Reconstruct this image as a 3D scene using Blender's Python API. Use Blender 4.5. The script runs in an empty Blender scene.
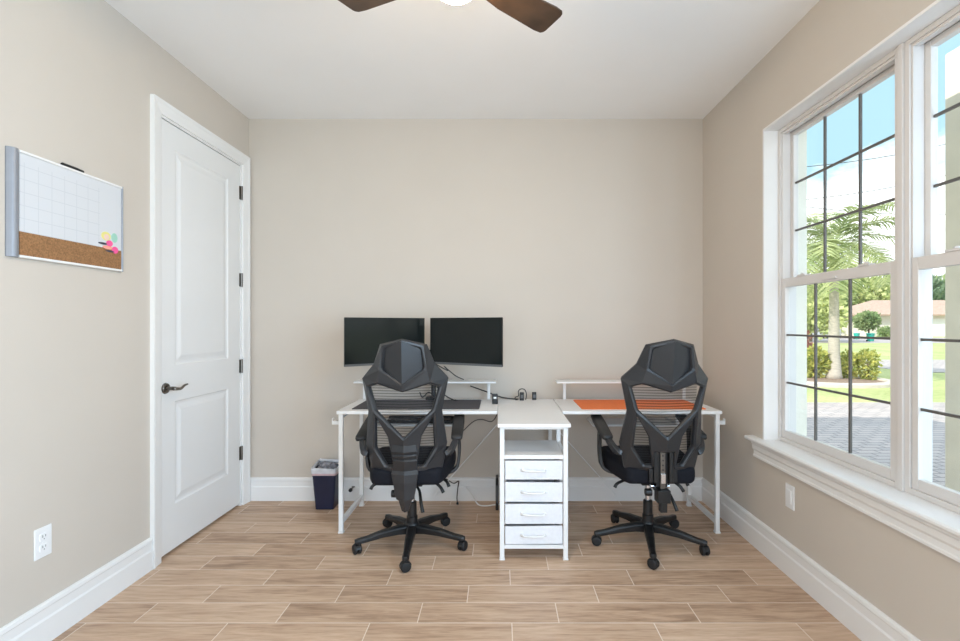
import bpy, bmesh, math, random
from mathutils import Vector, Matrix, noise
R = math.radians
PI = math.pi
scene = bpy.context.scene
col = scene.collection

# ------------------------------------------------------------------ materials
def new_mat(name):
    m = bpy.data.materials.new(name); m.use_nodes = True
    nt = m.node_tree; nt.nodes.clear()
    out = nt.nodes.new('ShaderNodeOutputMaterial')
    return m, nt, out
def lk(nt, a, b): nt.links.new(a, b)
def principled(name, color, rough=.5, metal=0., noise_scale=0, var=.0, bump=0., bump_scale=200, spec=.5, stretch=None):
    m, nt, out = new_mat(name)
    b = nt.nodes.new('ShaderNodeBsdfPrincipled')
    b.inputs['Base Color'].default_value = (*color, 1)
    b.inputs['Roughness'].default_value = rough
    b.inputs['Metallic'].default_value = metal
    b.inputs['Specular IOR Level'].default_value = spec
    lk(nt, b.outputs[0], out.inputs[0])
    tc = nt.nodes.new('ShaderNodeTexCoord')
    src = tc.outputs['Object']
    if stretch:
        mp = nt.nodes.new('ShaderNodeMapping'); mp.inputs['Scale'].default_value = stretch
        lk(nt, src, mp.inputs[0]); src = mp.outputs[0]
    if var > 0:
        n = nt.nodes.new('ShaderNodeTexNoise'); n.inputs['Scale'].default_value = noise_scale; n.inputs['Detail'].default_value = 4
        lk(nt, src, n.inputs['Vector'])
        r = nt.nodes.new('ShaderNodeValToRGB')
        r.color_ramp.elements[0].position = .3; r.color_ramp.elements[1].position = .7
        r.color_ramp.elements[0].color = tuple(c*(1-var) for c in color) + (1,)
        r.color_ramp.elements[1].color = tuple(min(1, c*(1+var)) for c in color) + (1,)
        lk(nt, n.outputs['Fac'], r.inputs[0]); lk(nt, r.outputs[0], b.inputs['Base Color'])
    if bump > 0:
        n2 = nt.nodes.new('ShaderNodeTexNoise'); n2.inputs['Scale'].default_value = bump_scale; n2.inputs['Detail'].default_value = 3
        lk(nt, src, n2.inputs['Vector'])
        bp = nt.nodes.new('ShaderNodeBump'); bp.inputs['Strength'].default_value = bump; bp.inputs['Distance'].default_value = .002
        lk(nt, n2.outputs['Fac'], bp.inputs['Height']); lk(nt, bp.outputs[0], b.inputs['Normal'])
    return m

def emit_mat(name, color, strength):
    m, nt, out = new_mat(name)
    e = nt.nodes.new('ShaderNodeEmission'); e.inputs[0].default_value = (*color, 1); e.inputs[1].default_value = strength
    lk(nt, e.outputs[0], out.inputs[0]); return m

M = {}
M['wall'] = principled('wall_paint', (.585, .527, .462), .75, noise_scale=3, var=.012, bump=.12, bump_scale=160, spec=.25)
M['ceiling'] = principled('ceiling_paint', (.88, .875, .865), .8, noise_scale=3, var=.01, bump=.15, bump_scale=120, spec=.2)
M['trim'] = principled('trim_paint', (.80, .79, .775), .38, noise_scale=4, var=.01, spec=.5)
M['door'] = principled('door_paint', (.78, .775, .765), .42, noise_scale=4, var=.01, spec=.5)
M['vinyl'] = principled('window_vinyl', (.67, .64, .615), .4, noise_scale=4, var=.01)  # white frames; their room-side shade is put into a darker base colour
M['muntin'] = principled('muntin_dark', (.115, .107, .10), .45, noise_scale=20, var=.05)
M['desk_white'] = principled('desk_laminate', (.80, .795, .79), .42, noise_scale=30, var=.02, stretch=(.4, 6, 6))
M['metal_white'] = principled('white_powder_coat', (.78, .775, .765), .4, noise_scale=20, var=.015)
M['fabric_white'] = principled('white_drawer_fabric', (.76, .76, .785), .85, noise_scale=60, var=.03, bump=.3, bump_scale=500, spec=.2)
M['plastic_dark'] = principled('chair_plastic', (.021, .022, .025), .33, noise_scale=10, var=.06, bump=.08, bump_scale=900)
M['plastic_black'] = principled('black_plastic', (.007, .0072, .008), .38, noise_scale=30, var=.1)
M['pad_black'] = principled('arm_pad_vinyl', (.013, .0125, .013), .5, noise_scale=40, var=.1, bump=.15, bump_scale=400)
M['fabric_seat'] = principled('seat_fabric', (.0045, .0052, .0095), .75, noise_scale=80, var=.2, bump=.4, bump_scale=600, spec=.25)
M['rubber'] = principled('rubber', (.009, .009, .010), .6, noise_scale=30, var=.1)
M['chrome'] = principled('chrome', (.75, .75, .77), .22, 1., noise_scale=30, var=.03)
M['pewter'] = principled('pewter_metal', (.20, .185, .17), .3, 1., noise_scale=40, var=.08)
M['silver'] = principled('silver_plastic', (.25, .26, .285), .42, .15, noise_scale=30, var=.04)
M['screen'] = principled('monitor_screen', (.010, .013, .013), .14, noise_scale=4, var=.05, spec=.22)
M['bezel'] = principled('monitor_bezel', (.10, .105, .11), .45, noise_scale=20, var=.05)
M['mat_grey'] = principled('grey_desk_mat', (.06, .06, .07), .7, noise_scale=40, var=.06, bump=.2, bump_scale=500)
M['mat_orange'] = principled('orange_desk_mat', (.85, .20, .045), .62, noise_scale=40, var=.04, bump=.2, bump_scale=500)
M['cable_black'] = principled('black_cable', (.015, .015, .016), .5, noise_scale=60, var=.1)
M['cable_white'] = principled('white_cable', (.78, .77, .75), .5, noise_scale=60, var=.03)
M['navy'] = principled('navy_plastic', (.005, .009, .036), .4, noise_scale=12, var=.1)
M['liner'] = principled('bin_liner', (.62, .63, .67), .35, noise_scale=25, var=.12, bump=.8, bump_scale=60)
M['liner_dark'] = principled('bin_liner_inside', (.22, .22, .25), .4, noise_scale=40, var=.45, bump=.8, bump_scale=60)
M['liner_pink'] = principled('bin_liner_band', (.60, .44, .47), .4, noise_scale=25, var=.08)
M['plate'] = principled('outlet_plastic', (.82, .82, .82), .4, noise_scale=30, var=.01)
M['slot'] = principled('outlet_slot', (.10, .10, .10), .6, noise_scale=30, var=.1)
M['walnut'] = principled('fan_blade_walnut', (.055, .030, .016), .45, noise_scale=12, var=.35, stretch=(1, 1, 1))
M['bronze'] = principled('fan_bronze', (.05, .04, .033), .35, .8, noise_scale=30, var=.1)
M['globe'] = emit_mat('lit_fan_globe', (1., .75, .48), 148.)
M['stucco'] = principled('cream_stucco', (.78, .74, .64), .9, noise_scale=6, var=.05, bump=.6, bump_scale=60)
M['roof_fascia'] = principled('roof_board', (.5, .48, .44), .8, noise_scale=5, var=.05)
M['trunk'] = principled('palm_trunk', (.48, .44, .39), .9, noise_scale=9, var=.16, bump=.5, bump_scale=20, stretch=(1, 1, 5))
M['bark'] = principled('tree_bark', (.14, .105, .08), .9, noise_scale=9, var=.3, bump=.6, bump_scale=25)
M['curb'] = principled('pale_concrete', (.62, .55, .50), .9, noise_scale=6, var=.08, bump=.4, bump_scale=50)
M['mulch'] = principled('bark_mulch', (.30, .21, .16), .95, noise_scale=25, var=.4, bump=.9, bump_scale=40)
M['road'] = principled('asphalt_road', (.42, .37, .36), .9, noise_scale=3, var=.08, bump=.3, bump_scale=60)
M['house_wall'] = principled('house_wall', (.72, .67, .63), .85, noise_scale=3, var=.04)
M['house_roof'] = principled('house_roof', (.46, .33, .26), .9, noise_scale=4, var=.15, bump=.5, bump_scale=10)
M['garage'] = principled('garage_door_white', (.78, .77, .76), .6, noise_scale=3, var=.02)
M['glass_dark'] = principled('dark_glass', (.03, .04, .05), .1, noise_scale=3, var=.1)
M['car_silver'] = principled('car_silver', (.55, .57, .60), .3, .4, noise_scale=3, var=.03)
M['car_blue'] = principled('car_blue', (.05, .09, .14), .3, .3, noise_scale=3, var=.03)
M['teal'] = principled('teal_bin', (.02, .38, .30), .5, noise_scale=5, var=.06)

def leaf_mat(name, c1, c2, sc=3.):
    m, nt, out = new_mat(name)
    tc = nt.nodes.new('ShaderNodeTexCoord')
    n = nt.nodes.new('ShaderNodeTexNoise'); n.inputs['Scale'].default_value = sc; n.inputs['Detail'].default_value = 5
    lk(nt, tc.outputs['Object'], n.inputs['Vector'])
    r = nt.nodes.new('ShaderNodeValToRGB')
    r.color_ramp.elements[0].position = .35; r.color_ramp.elements[0].color = (*c1, 1)
    r.color_ramp.elements[1].position = .65; r.color_ramp.elements[1].color = (*c2, 1)
    lk(nt, n.outputs['Fac'], r.inputs[0])
    d = nt.nodes.new('ShaderNodeBsdfPrincipled'); d.inputs['Roughness'].default_value = .55
    d.inputs['Specular IOR Level'].default_value = .3
    t = nt.nodes.new('ShaderNodeBsdfTranslucent')
    lk(nt, r.outputs[0], d.inputs['Base Color']); lk(nt, r.outputs[0], t.inputs[0])
    mx = nt.nodes.new('ShaderNodeMixShader'); mx.inputs[0].default_value = .35
    lk(nt, d.outputs[0], mx.inputs[1]); lk(nt, t.outputs[0], mx.inputs[2]); lk(nt, mx.outputs[0], out.inputs[0])
    return m
M['leaf_yellow'] = leaf_mat('croton_leaf', (.20, .28, .07), (.74, .70, .22), 9)
M['leaf_red'] = leaf_mat('red_leaf', (.26, .08, .07), (.40, .20, .15), 6)
M['leaf_palm'] = leaf_mat('palm_leaf', (.24, .32, .13), (.52, .56, .28), 3)
M['leaf_green'] = leaf_mat('tree_leaf_green', (.22, .32, .14), (.44, .52, .26), .6)
M['leaf_dark'] = leaf_mat('tree_leaf_dark', (.13, .21, .13), (.28, .38, .24), .6)
M['leaf_light'] = leaf_mat('tree_leaf_light', (.40, .48, .20), (.68, .70, .36), .6)

def math_node(nt, op, a, b=None, c=None):
    n = nt.nodes.new('ShaderNodeMath'); n.operation = op
    for i, v in enumerate((a, b, c)):
        if v is None: continue
        if isinstance(v, (int, float)): n.inputs[i].default_value = v
        else: lk(nt, v, n.inputs[i])
    return n.outputs[0]

def glass_mat():
    m, nt, out = new_mat('window_glass')
    t = nt.nodes.new('ShaderNodeBsdfTransparent'); t.inputs[0].default_value = (.97, .985, .98, 1)
    g = nt.nodes.new('ShaderNodeBsdfGlossy'); g.inputs['Roughness'].default_value = .02
    f = nt.nodes.new('ShaderNodeLayerWeight'); f.inputs[0].default_value = .5
    fac = math_node(nt, 'ADD', math_node(nt, 'MULTIPLY', math_node(nt, 'POWER', f.outputs['Facing'], 4.), .25), .02)
    mx = nt.nodes.new('ShaderNodeMixShader')
    lk(nt, fac, mx.inputs[0]); lk(nt, t.outputs[0], mx.inputs[1]); lk(nt, g.outputs[0], mx.inputs[2]); lk(nt, mx.outputs[0], out.inputs[0])
    return m
M['glass'] = glass_mat()

def mesh_fabric():
    m, nt, out = new_mat('chair_mesh_fabric')
    tc = nt.nodes.new('ShaderNodeTexCoord'); sp = nt.nodes.new('ShaderNodeSeparateXYZ'); lk(nt, tc.outputs['Object'], sp.inputs[0])
    fr = math_node(nt, 'FRACT', math_node(nt, 'MULTIPLY', sp.outputs[2], 70.))
    stripe = math_node(nt, 'LESS_THAN', fr, .34)
    fac = math_node(nt, 'ADD', math_node(nt, 'MULTIPLY', stripe, .45), .18)
    t = nt.nodes.new('ShaderNodeBsdfTransparent')
    b = nt.nodes.new('ShaderNodeBsdfPrincipled'); b.inputs['Base Color'].default_value = (.02, .02, .022, 1); b.inputs['Roughness'].default_value = .7
    mx = nt.nodes.new('ShaderNodeMixShader'); lk(nt, fac, mx.inputs[0]); lk(nt, t.outputs[0], mx.inputs[1]); lk(nt, b.outputs[0], mx.inputs[2]); lk(nt, mx.outputs[0], out.inputs[0])
    return m
M['mesh_fabric'] = mesh_fabric()

def floor_mat():
    m, nt, out = new_mat('wood_look_tile')
    tc = nt.nodes.new('ShaderNodeTexCoord'); sp = nt.nodes.new('ShaderNodeSeparateXYZ'); lk(nt, tc.outputs['Object'], sp.inputs[0])
    X, Y = sp.outputs[0], sp.outputs[1]
    W, L = .147, .60
    v = math_node(nt, 'DIVIDE', math_node(nt, 'SUBTRACT', Y, 2.324-20*W), W)
    row = math_node(nt, 'FLOOR', v)
    u = math_node(nt, 'DIVIDE', math_node(nt, 'SUBTRACT', X, math_node(nt, 'ADD', math_node(nt, 'MULTIPLY', math_node(nt, 'SUBTRACT', row, 20.), .2), .05-6.0)), L)
    cl = math_node(nt, 'FLOOR', u)
    fu = math_node(nt, 'MULTIPLY', math_node(nt, 'FRACT', u), L); fv = math_node(nt, 'MULTIPLY', math_node(nt, 'FRACT', v), W)
    du = math_node(nt, 'MINIMUM', fu, math_node(nt, 'SUBTRACT', L, fu)); dv = math_node(nt, 'MINIMUM', fv, math_node(nt, 'SUBTRACT', W, fv))
    grout = math_node(nt, 'LESS_THAN', math_node(nt, 'MINIMUM', du, dv), .0019)
    cb = nt.nodes.new('ShaderNodeCombineXYZ'); lk(nt, row, cb.inputs[0]); lk(nt, cl, cb.inputs[1])
    wn = nt.nodes.new('ShaderNodeTexWhiteNoise'); wn.noise_dimensions = '3D'; lk(nt, cb.outputs[0], wn.inputs['Vector'])
    # grain coordinates, shifted plank by plank
    gx = math_node(nt, 'ADD', math_node(nt, 'MULTIPLY', X, 1.6), math_node(nt, 'MULTIPLY', wn.outputs['Value'], 37.))
    gy = math_node(nt, 'MULTIPLY', Y, 16.)
    gc = nt.nodes.new('ShaderNodeCombineXYZ'); lk(nt, gx, gc.inputs[0]); lk(nt, gy, gc.inputs[1]); lk(nt, wn.outputs['Value'], gc.inputs[2])
    n1 = nt.nodes.new('ShaderNodeTexNoise'); n1.inputs['Scale'].default_value = 1.6; n1.inputs['Detail'].default_value = 7; n1.inputs['Roughness'].default_value = .62; n1.inputs['Distortion'].default_value = .8
    lk(nt, gc.outputs[0], n1.inputs['Vector'])
    n2 = nt.nodes.new('ShaderNodeTexNoise'); n2.inputs['Scale'].default_value = 7; n2.inputs['Detail'].default_value = 5
    lk(nt, gc.outputs[0], n2.inputs['Vector'])
    r = nt.nodes.new('ShaderNodeValToRGB')
    e = r.color_ramp.elements
    e[0].position = .30; e[0].color = (.29, .18, .115, 1)
    e[1].position = .68; e[1].color = (.66, .48, .345, 1)
    k = e.new(.47); k.color = (.50, .335, .225, 1)
    gm = math_node(nt, 'ADD', math_node(nt, 'MULTIPLY', n1.outputs['Fac'], .72), math_node(nt, 'MULTIPLY', n2.outputs['Fac'], .28))
    gm2 = math_node(nt, 'ADD', gm, math_node(nt, 'MULTIPLY', math_node(nt, 'SUBTRACT', wn.outputs['Value'], .5), .13))
    lk(nt, gm2, r.inputs[0])
    mx = nt.nodes.new('ShaderNodeMix'); mx.data_type = 'RGBA'
    lk(nt, grout, mx.inputs[0]); lk(nt, r.outputs[0], mx.inputs[6]); mx.inputs[7].default_value = (.76, .65, .54, 1)
    b = nt.nodes.new('ShaderNodeBsdfPrincipled'); lk(nt, mx.outputs[2], b.inputs['Base Color'])
    b.inputs['Roughness'].default_value = .42; b.inputs['Specular IOR Level'].default_value = .35
    bp = nt.nodes.new('ShaderNodeBump'); bp.inputs['Strength'].default_value = .25; bp.inputs['Distance'].default_value = .001
    lk(nt, math_node(nt, 'SUBTRACT', gm, grout), bp.inputs['Height']); lk(nt, bp.outputs[0], b.inputs['Normal'])
    lk(nt, b.outputs[0], out.inputs[0])
    return m
M['floor'] = floor_mat()

def brick_mat(name, c1, c2, mort, sx, sy, ms=.01, rough=.9):
    m, nt, out = new_mat(name)
    tc = nt.nodes.new('ShaderNodeTexCoord')
    bt = nt.nodes.new('ShaderNodeTexBrick'); bt.inputs['Scale'].default_value = 1
    bt.inputs['Color1'].default_value = (*c1, 1); bt.inputs['Color2'].default_value = (*c2, 1); bt.inputs['Mortar'].default_value = (*mort, 1)
    bt.inputs['Brick Width'].default_value = sx; bt.inputs['Row Height'].default_value = sy; bt.inputs['Mortar Size'].default_value = ms
    lk(nt, tc.outputs['Object'], bt.inputs['Vector'])
    b = nt.nodes.new('ShaderNodeBsdfPrincipled'); b.inputs['Roughness'].default_value = rough
    n = nt.nodes.new('ShaderNodeTexNoise'); n.inputs['Scale'].default_value = 2.5; lk(nt, tc.outputs['Object'], n.inputs['Vector'])
    mx = nt.nodes.new('ShaderNodeMix'); mx.data_type = 'RGBA'; mx.blend_type = 'MULTIPLY'; mx.inputs[0].default_value = .15
    lk(nt, bt.outputs[0], mx.inputs[6]); lk(nt, n.outputs['Fac'], mx.inputs[7])
    lk(nt, mx.outputs[2], b.inputs['Base Color']); lk(nt, b.outputs[0], out.inputs[0])
    return m
M['paver'] = brick_mat('driveway_pavers', (.60, .52, .48), (.48, .43, .41), (.32, .29, .28), .24, .12, .012)

def grass_mat():
    m, nt, out = new_mat('lawn_grass')
    tc = nt.nodes.new('ShaderNodeTexCoord')
    a = nt.nodes.new('ShaderNodeTexNoise'); a.inputs['Scale'].default_value = .5; a.inputs['Detail'].default_value = 6
    b_ = nt.nodes.new('ShaderNodeTexNoise'); b_.inputs['Scale'].default_value = 14; b_.inputs['Detail'].default_value = 6
    lk(nt, tc.outputs['Object'], a.inputs['Vector']); lk(nt, tc.outputs['Object'], b_.inputs['Vector'])
    s = math_node(nt, 'ADD', math_node(nt, 'MULTIPLY', a.outputs['Fac'], .5), math_node(nt, 'MULTIPLY', b_.outputs['Fac'], .5))
    r = nt.nodes.new('ShaderNodeValToRGB'); r.color_ramp.elements[0].position = .35; r.color_ramp.elements[1].position = .65
    r.color_ramp.elements[0].color = (.32, .37, .15, 1); r.color_ramp.elements[1].color = (.56, .58, .27, 1)
    lk(nt, s, r.inputs[0])
    b = nt.nodes.new('ShaderNodeBsdfPrincipled'); b.inputs['Roughness'].default_value = .9; b.inputs['Specular IOR Level'].default_value = .1
    lk(nt, r.outputs[0], b.inputs['Base Color'])
    bp = nt.nodes.new('ShaderNodeBump'); bp.inputs['Strength'].default_value = .6; bp.inputs['Distance'].default_value = .02
    lk(nt, b_.outputs['Fac'], bp.inputs['Height']); lk(nt, bp.outputs[0], b.inputs['Normal'])
    lk(nt, b.outputs[0], out.inputs[0]); return m
M['grass'] = grass_mat()

def board_mat():   # dry-erase sheet with a faint month grid (object coords: y along the wall, z up)
    m, nt, out = new_mat('dry_erase_grid')
    tc = nt.nodes.new('ShaderNodeTexCoord'); sp = nt.nodes.new('ShaderNodeSeparateXYZ'); lk(nt, tc.outputs['Object'], sp.inputs[0])
    fy = math_node(nt, 'FRACT', math_node(nt, 'DIVIDE', sp.outputs[1], .056)); fz = math_node(nt, 'FRACT', math_node(nt, 'DIVIDE', sp.outputs[2], .049))
    g = math_node(nt, 'MAXIMUM', math_node(nt, 'LESS_THAN', fy, .05), math_node(nt, 'LESS_THAN', fz, .06))
    inside = math_node(nt, 'MULTIPLY', math_node(nt, 'LESS_THAN', sp.outputs[1], .40), math_node(nt, 'LESS_THAN', sp.outputs[2], .36))
    g = math_node(nt, 'MULTIPLY', g, inside)
    mx = nt.nodes.new('ShaderNodeMix'); mx.data_type = 'RGBA'; lk(nt, g, mx.inputs[0])
    mx.inputs[6].default_value = (.64, .65, .67, 1); mx.inputs[7].default_value = (.56, .575, .60, 1)
    b = nt.nodes.new('ShaderNodeBsdfPrincipled'); b.inputs['Roughness'].default_value = .3; lk(nt, mx.outputs[2], b.inputs['Base Color'])
    lk(nt, b.outputs[0], out.inputs[0]); return m
M['board'] = board_mat()
M['cork'] = principled('cork', (.29, .145, .06), .9, noise_scale=160, var=.3, bump=.3, bump_scale=300)
for nm, c in (('pink', (.85, .10, .30)), ('yellow', (.80, .72, .25)), ('skin', (.85, .62, .52)), ('mint', (.35, .62, .50)), ('ink', (.05, .05, .08)), ('coral', (.9, .35, .28)), ('paper', (.85, .85, .84))):
    M['sticker_'+nm] = principled('sticker_'+nm, c, .5, noise_scale=60, var=.04)

# ------------------------------------------------------------------ mesh builder
class MB:
    def __init__(s): s.v = []; s.f = []
    def add(s, vs, fs):
        o = len(s.v); s.v += [Vector(p) for p in vs]; s.f += [tuple(i+o for i in q) for q in fs]; return s
    def box(s, x0, x1, y0, y1, z0, z1, mat=None):
        vs = [Vector((x, y, z)) for x in (x0, x1) for y in (y0, y1) for z in (z0, z1)]
        if mat: vs = [mat @ p for p in vs]
        return s.add(vs, [(0,1,3,2), (4,6,7,5), (0,4,5,1), (2,3,7,6), (0,2,6,4), (1,5,7,3)])
    def loft(s, rings, cap=True, closed=True):
        n = len(rings[0]); o = len(s.v)
        for r in rings: s.v += [Vector(p) for p in r]
        for k in range(len(rings)-1):
            for i in range(n if closed else n-1):
                j = (i+1) % n
                s.f.append((o+k*n+i, o+k*n+j, o+(k+1)*n+j, o+(k+1)*n+i))
        if cap and closed:
            s.f.append(tuple(o+i for i in reversed(range(n)))); s.f.append(tuple(o+(len(rings)-1)*n+i for i in range(n)))
        return s
    def tube(s, pts, r, n=8, r_end=None):
        pts = [Vector(p) for p in pts]; rings = []
        T = (pts[1]-pts[0]).normalized()
        N = T.orthogonal().normalized()
        for k, p in enumerate(pts):
            if k == 0: t = (pts[1]-pts[0]).normalized()
            elif k == len(pts)-1: t = (pts[-1]-pts[-2]).normalized()
            else: t = ((pts[k+1]-p).normalized()+(p-pts[k-1]).normalized()).normalized()
            N = (N - t*N.dot(t)).normalized(); B = t.cross(N)
            rr = r if r_end is None else r+(r_end-r)*k/(len(pts)-1)
            rings.append([p+N*math.cos(2*PI*i/n)*rr+B*math.sin(2*PI*i/n)*rr for i in range(n)])
        return s.loft(rings)
    def cyl(s, p0, p1, r0, r1=None, n=20): return s.tube([p0, p1], r0, n, r1 if r1 is not None else r0)
    def lathe(s, prof, n=28, c=(0,0,0)):
        rings = [[Vector((c[0]+max(r,1e-4)*math.cos(2*PI*i/n), c[1]+max(r,1e-4)*math.sin(2*PI*i/n), c[2]+z)) for i in range(n)] for r, z in prof]
        return s.loft(rings)
    def prism(s, poly, axis, a0, a1):    # poly of 2-tuples in the plane normal to axis
        def P(u, w, a): return {'x': (a, u, w), 'y': (u, a, w), 'z': (u, w, a)}[axis]
        return s.loft([[P(u, w, a0) for u, w in poly], [P(u, w, a1) for u, w in poly]])
    def build(s, name, mat, parent=None, world=False, bevel=0., seg=2, smooth=False, sub=0, solid=0., loc=None):
        me = bpy.data.meshes.new(name)
        off = Vector((0,0,0))
        if world and parent is not None: off = parent.location
        if loc is not None: off = Vector(loc)
        me.from_pydata([p-off for p in s.v], [], s.f)
        bm = bmesh.new(); bm.from_mesh(me); bmesh.ops.recalc_face_normals(bm, faces=bm.faces); bm.to_mesh(me); bm.free()
        me.materials.append(mat)
        o = bpy.data.objects.new(name, me); col.objects.link(o)
        if loc is not None: o.location = loc
        if parent is not None: o.parent = parent
        if solid:
            md = o.modifiers.new('solid', 'SOLIDIFY'); md.thickness = abs(solid); md.offset = 1 if solid > 0 else -1
        if bevel:
            md = o.modifiers.new('bevel', 'BEVEL'); md.width = bevel; md.segments = seg; md.limit_method = 'ANGLE'; md.angle_limit = R(28)
            md.harden_normals = True
        if sub:
            md = o.modifiers.new('sub', 'SUBSURF'); md.levels = sub; md.render_levels = sub
        if smooth:
            for p in me.polygons: p.use_smooth = True
        return o

def tag(o, label, cat, group=None):
    o['label'] = label; o['category'] = cat
    if group: o['group'] = group
    return o
def thing(name, label, cat, loc=(0,0,0), rz=0., group=None):
    o = bpy.data.objects.new(name, None); col.objects.link(o); o.empty_display_size = .1
    o.location = loc; o.rotation_euler = (0, 0, rz)
    return tag(o, label, cat, group)
def struct(o): o['kind'] = 'structure'; return o
def smooth_path(pts, k=6):
    pts = [Vector(p) for p in pts]; out = []
    for i in range(len(pts)-1):
        p0 = pts[max(i-1, 0)]; p1 = pts[i]; p2 = pts[i+1]; p3 = pts[min(i+2, len(pts)-1)]
        for j in range(k):
            t = j/k
            out.append(.5*((2*p1)+(p2-p0)*t+(2*p0-5*p1+4*p2-p3)*t*t+(3*p1-p0-3*p2+p3)*t**3))
    out.append(pts[-1]); return out
def rrect(hx, hz, r, n=4):
    pts = []
    for cx, cz, a0 in ((hx-r, hz-r, 0), (-hx+r, hz-r, 90), (-hx+r, -hz+r, 180), (hx-r, -hz+r, 270)):
        for i in range(n+1):
            a = R(a0+90*i/n); pts.append((cx+r*math.cos(a), cz+r*math.sin(a)))
    return pts

# ------------------------------------------------------------------ room shell
XL, XR, YB, ZC, YF = -1.806, 1.46, 3.453, 2.742, -.60
struct(MB().box(-2.6, XR+.10, YF, YB+.1, -.12, 0).build('floor', M['floor']))
struct(MB().box(XL-.12, XR+.2, YF, YB+.12, ZC, ZC+.1).build('ceiling', M['ceiling']))
struct(MB().box(XL-.12, XR+.02, YB, YB+.12, 0, ZC).build('wall_back', M['wall']))
# left wall with the door opening
D0, D1, DZ = 2.548, 3.360, 2.382
w = MB().box(XL-.12, XL, YF, D0, 0, ZC).box(XL-.12, XL, D1, YB, 0, ZC).box(XL-.12, XL, D0, D1, DZ, ZC)
struct(w.build('wall_left', M['wall']))
struct(MB().box(-2.62, -2.5, 1.5, 4.4, 0, ZC).box(-2.62, XL-.12, 4.3, 4.4, 0, ZC).box(-2.62, XL-.12, 1.5, 1.6, 0, ZC).box(-2.62, XL-.12, 1.5, 4.4, ZC, ZC+.05).build('wall_hallway', M['wall']))
# right wall with the window opening
W0, W1, WZ0, WZ1, XO = 1.008, 2.667, .60, 2.346, 1.69
V0, V1 = -.52, .80      # unseen window opening added beside the camera for fill light
w = MB().box(XR, XO, YF, V0, 0, ZC).box(XR, XO, V1, W0, 0, ZC).box(XR, XO, V0, V1, 0, WZ0).box(XR, XO, V0, V1, WZ1, ZC).box(XR, XO, W1, 5.2, 0, ZC).box(XR, XO, W0, W1, 0, WZ0).box(XR, XO, W0, W1, WZ1, ZC)
struct(w.build('wall_right', M['wall']))
# stucco skin outside
w = MB().box(XO, XO+.015, YF, V0, -.2, 3.0).box(XO, XO+.015, V1, W0, -.2, 3.0).box(XO, XO+.015, V0, V1, -.2, WZ0).box(XO, XO+.015, V0, V1, WZ1, 3.0).box(XO, XO+.015, W1, 5.2, -.2, 3.0).box(XO, XO+.015, W0, W1, -.2, WZ0).box(XO, XO+.015, W0, W1, WZ1, 3.0)
w.box(1.60, XO, W1-.012, W1, .60, WZ1).box(1.60, XO, W0, W0+.012, .60, WZ1).box(1.60, XO, W0+.012, W1-.012, WZ1-.012, WZ1).box(1.63, XO+.03, W0+.012, W1-.012, .575, .615)
struct(w.build('wall_outside', M['stucco']))
struct(MB().box(-8, 2.5, -2.6, 5.0, 2.97, 3.12).build('roof', M['roof_fascia']))

# baseboards: profile (out from wall, height)
BP = [(0, 0), (.017, 0), (.017, .098), (.012, .106), (.012, .140), (.016, .146), (.014, .158), (.006, .165), (0, .165)]
def base_x(name, x0, x1, y):        # along X, wall behind at +y
    m = MB().loft([[(x, y-u, z) for u, z in BP] for x in (x0, x1)]); return struct(m.build(name, M['trim']))
def base_y(name, y0, y1, x, sgn):   # along Y, sgn = direction into the room
    m = MB().loft([[(x+sgn*u, y, z) for u, z in BP] for y in (y0, y1)]); return struct(m.build(name, M['trim']))
base_x('baseboard_back', XL, XR, YB)
base_y('baseboard_left', YF, D0-.074, XL, 1)
base_y('baseboard_right', YF, YB-.017, XR, -1)

# door casing (trim_1) with a stepped profile
def casing():
    m = MB(); t0, t1, wd = .012, .022, .071
    prof = [(0, 0), (wd, 0), (wd, t1), (wd-.012, t1), (wd-.022, t1-.005), (.012, t0), (0, t0-.003)]
    # near jamb, far jamb, head; prof u runs outwards from the opening
    m.loft([[(XL+h, D0-u, z if z == 0 else DZ+u) for u, h in prof] for z in (0, 1)])
    m.loft([[(XL+h, D1+u, z if z == 0 else DZ+u) for u, h in prof] for z in (0, 1)])
    m.loft([[(XL+h, D0-u if s == 0 else D1+u, DZ+u) for u, h in prof] for s in (0, 1)])
    # jamb lining
    m.box(XL-.12, XL, D0, D0+.012, 0, DZ).box(XL-.12, XL, D1-.012, D1, 0, DZ).box(XL-.12, XL, D0+.012, D1-.012, DZ-.012, DZ)
    # stops behind the slab
    m.box(XL-.062, XL-.05, D0+.012, D0+.024, 0, DZ-.012).box(XL-.062, XL-.05, D1-.024, D1-.012, 0, DZ-.012).box(XL-.062, XL-.05, D0+.012, D1-.012, DZ-.024, DZ-.012)
    return struct(m.build('trim_1', M['trim'], smooth=False))
casing()

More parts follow.
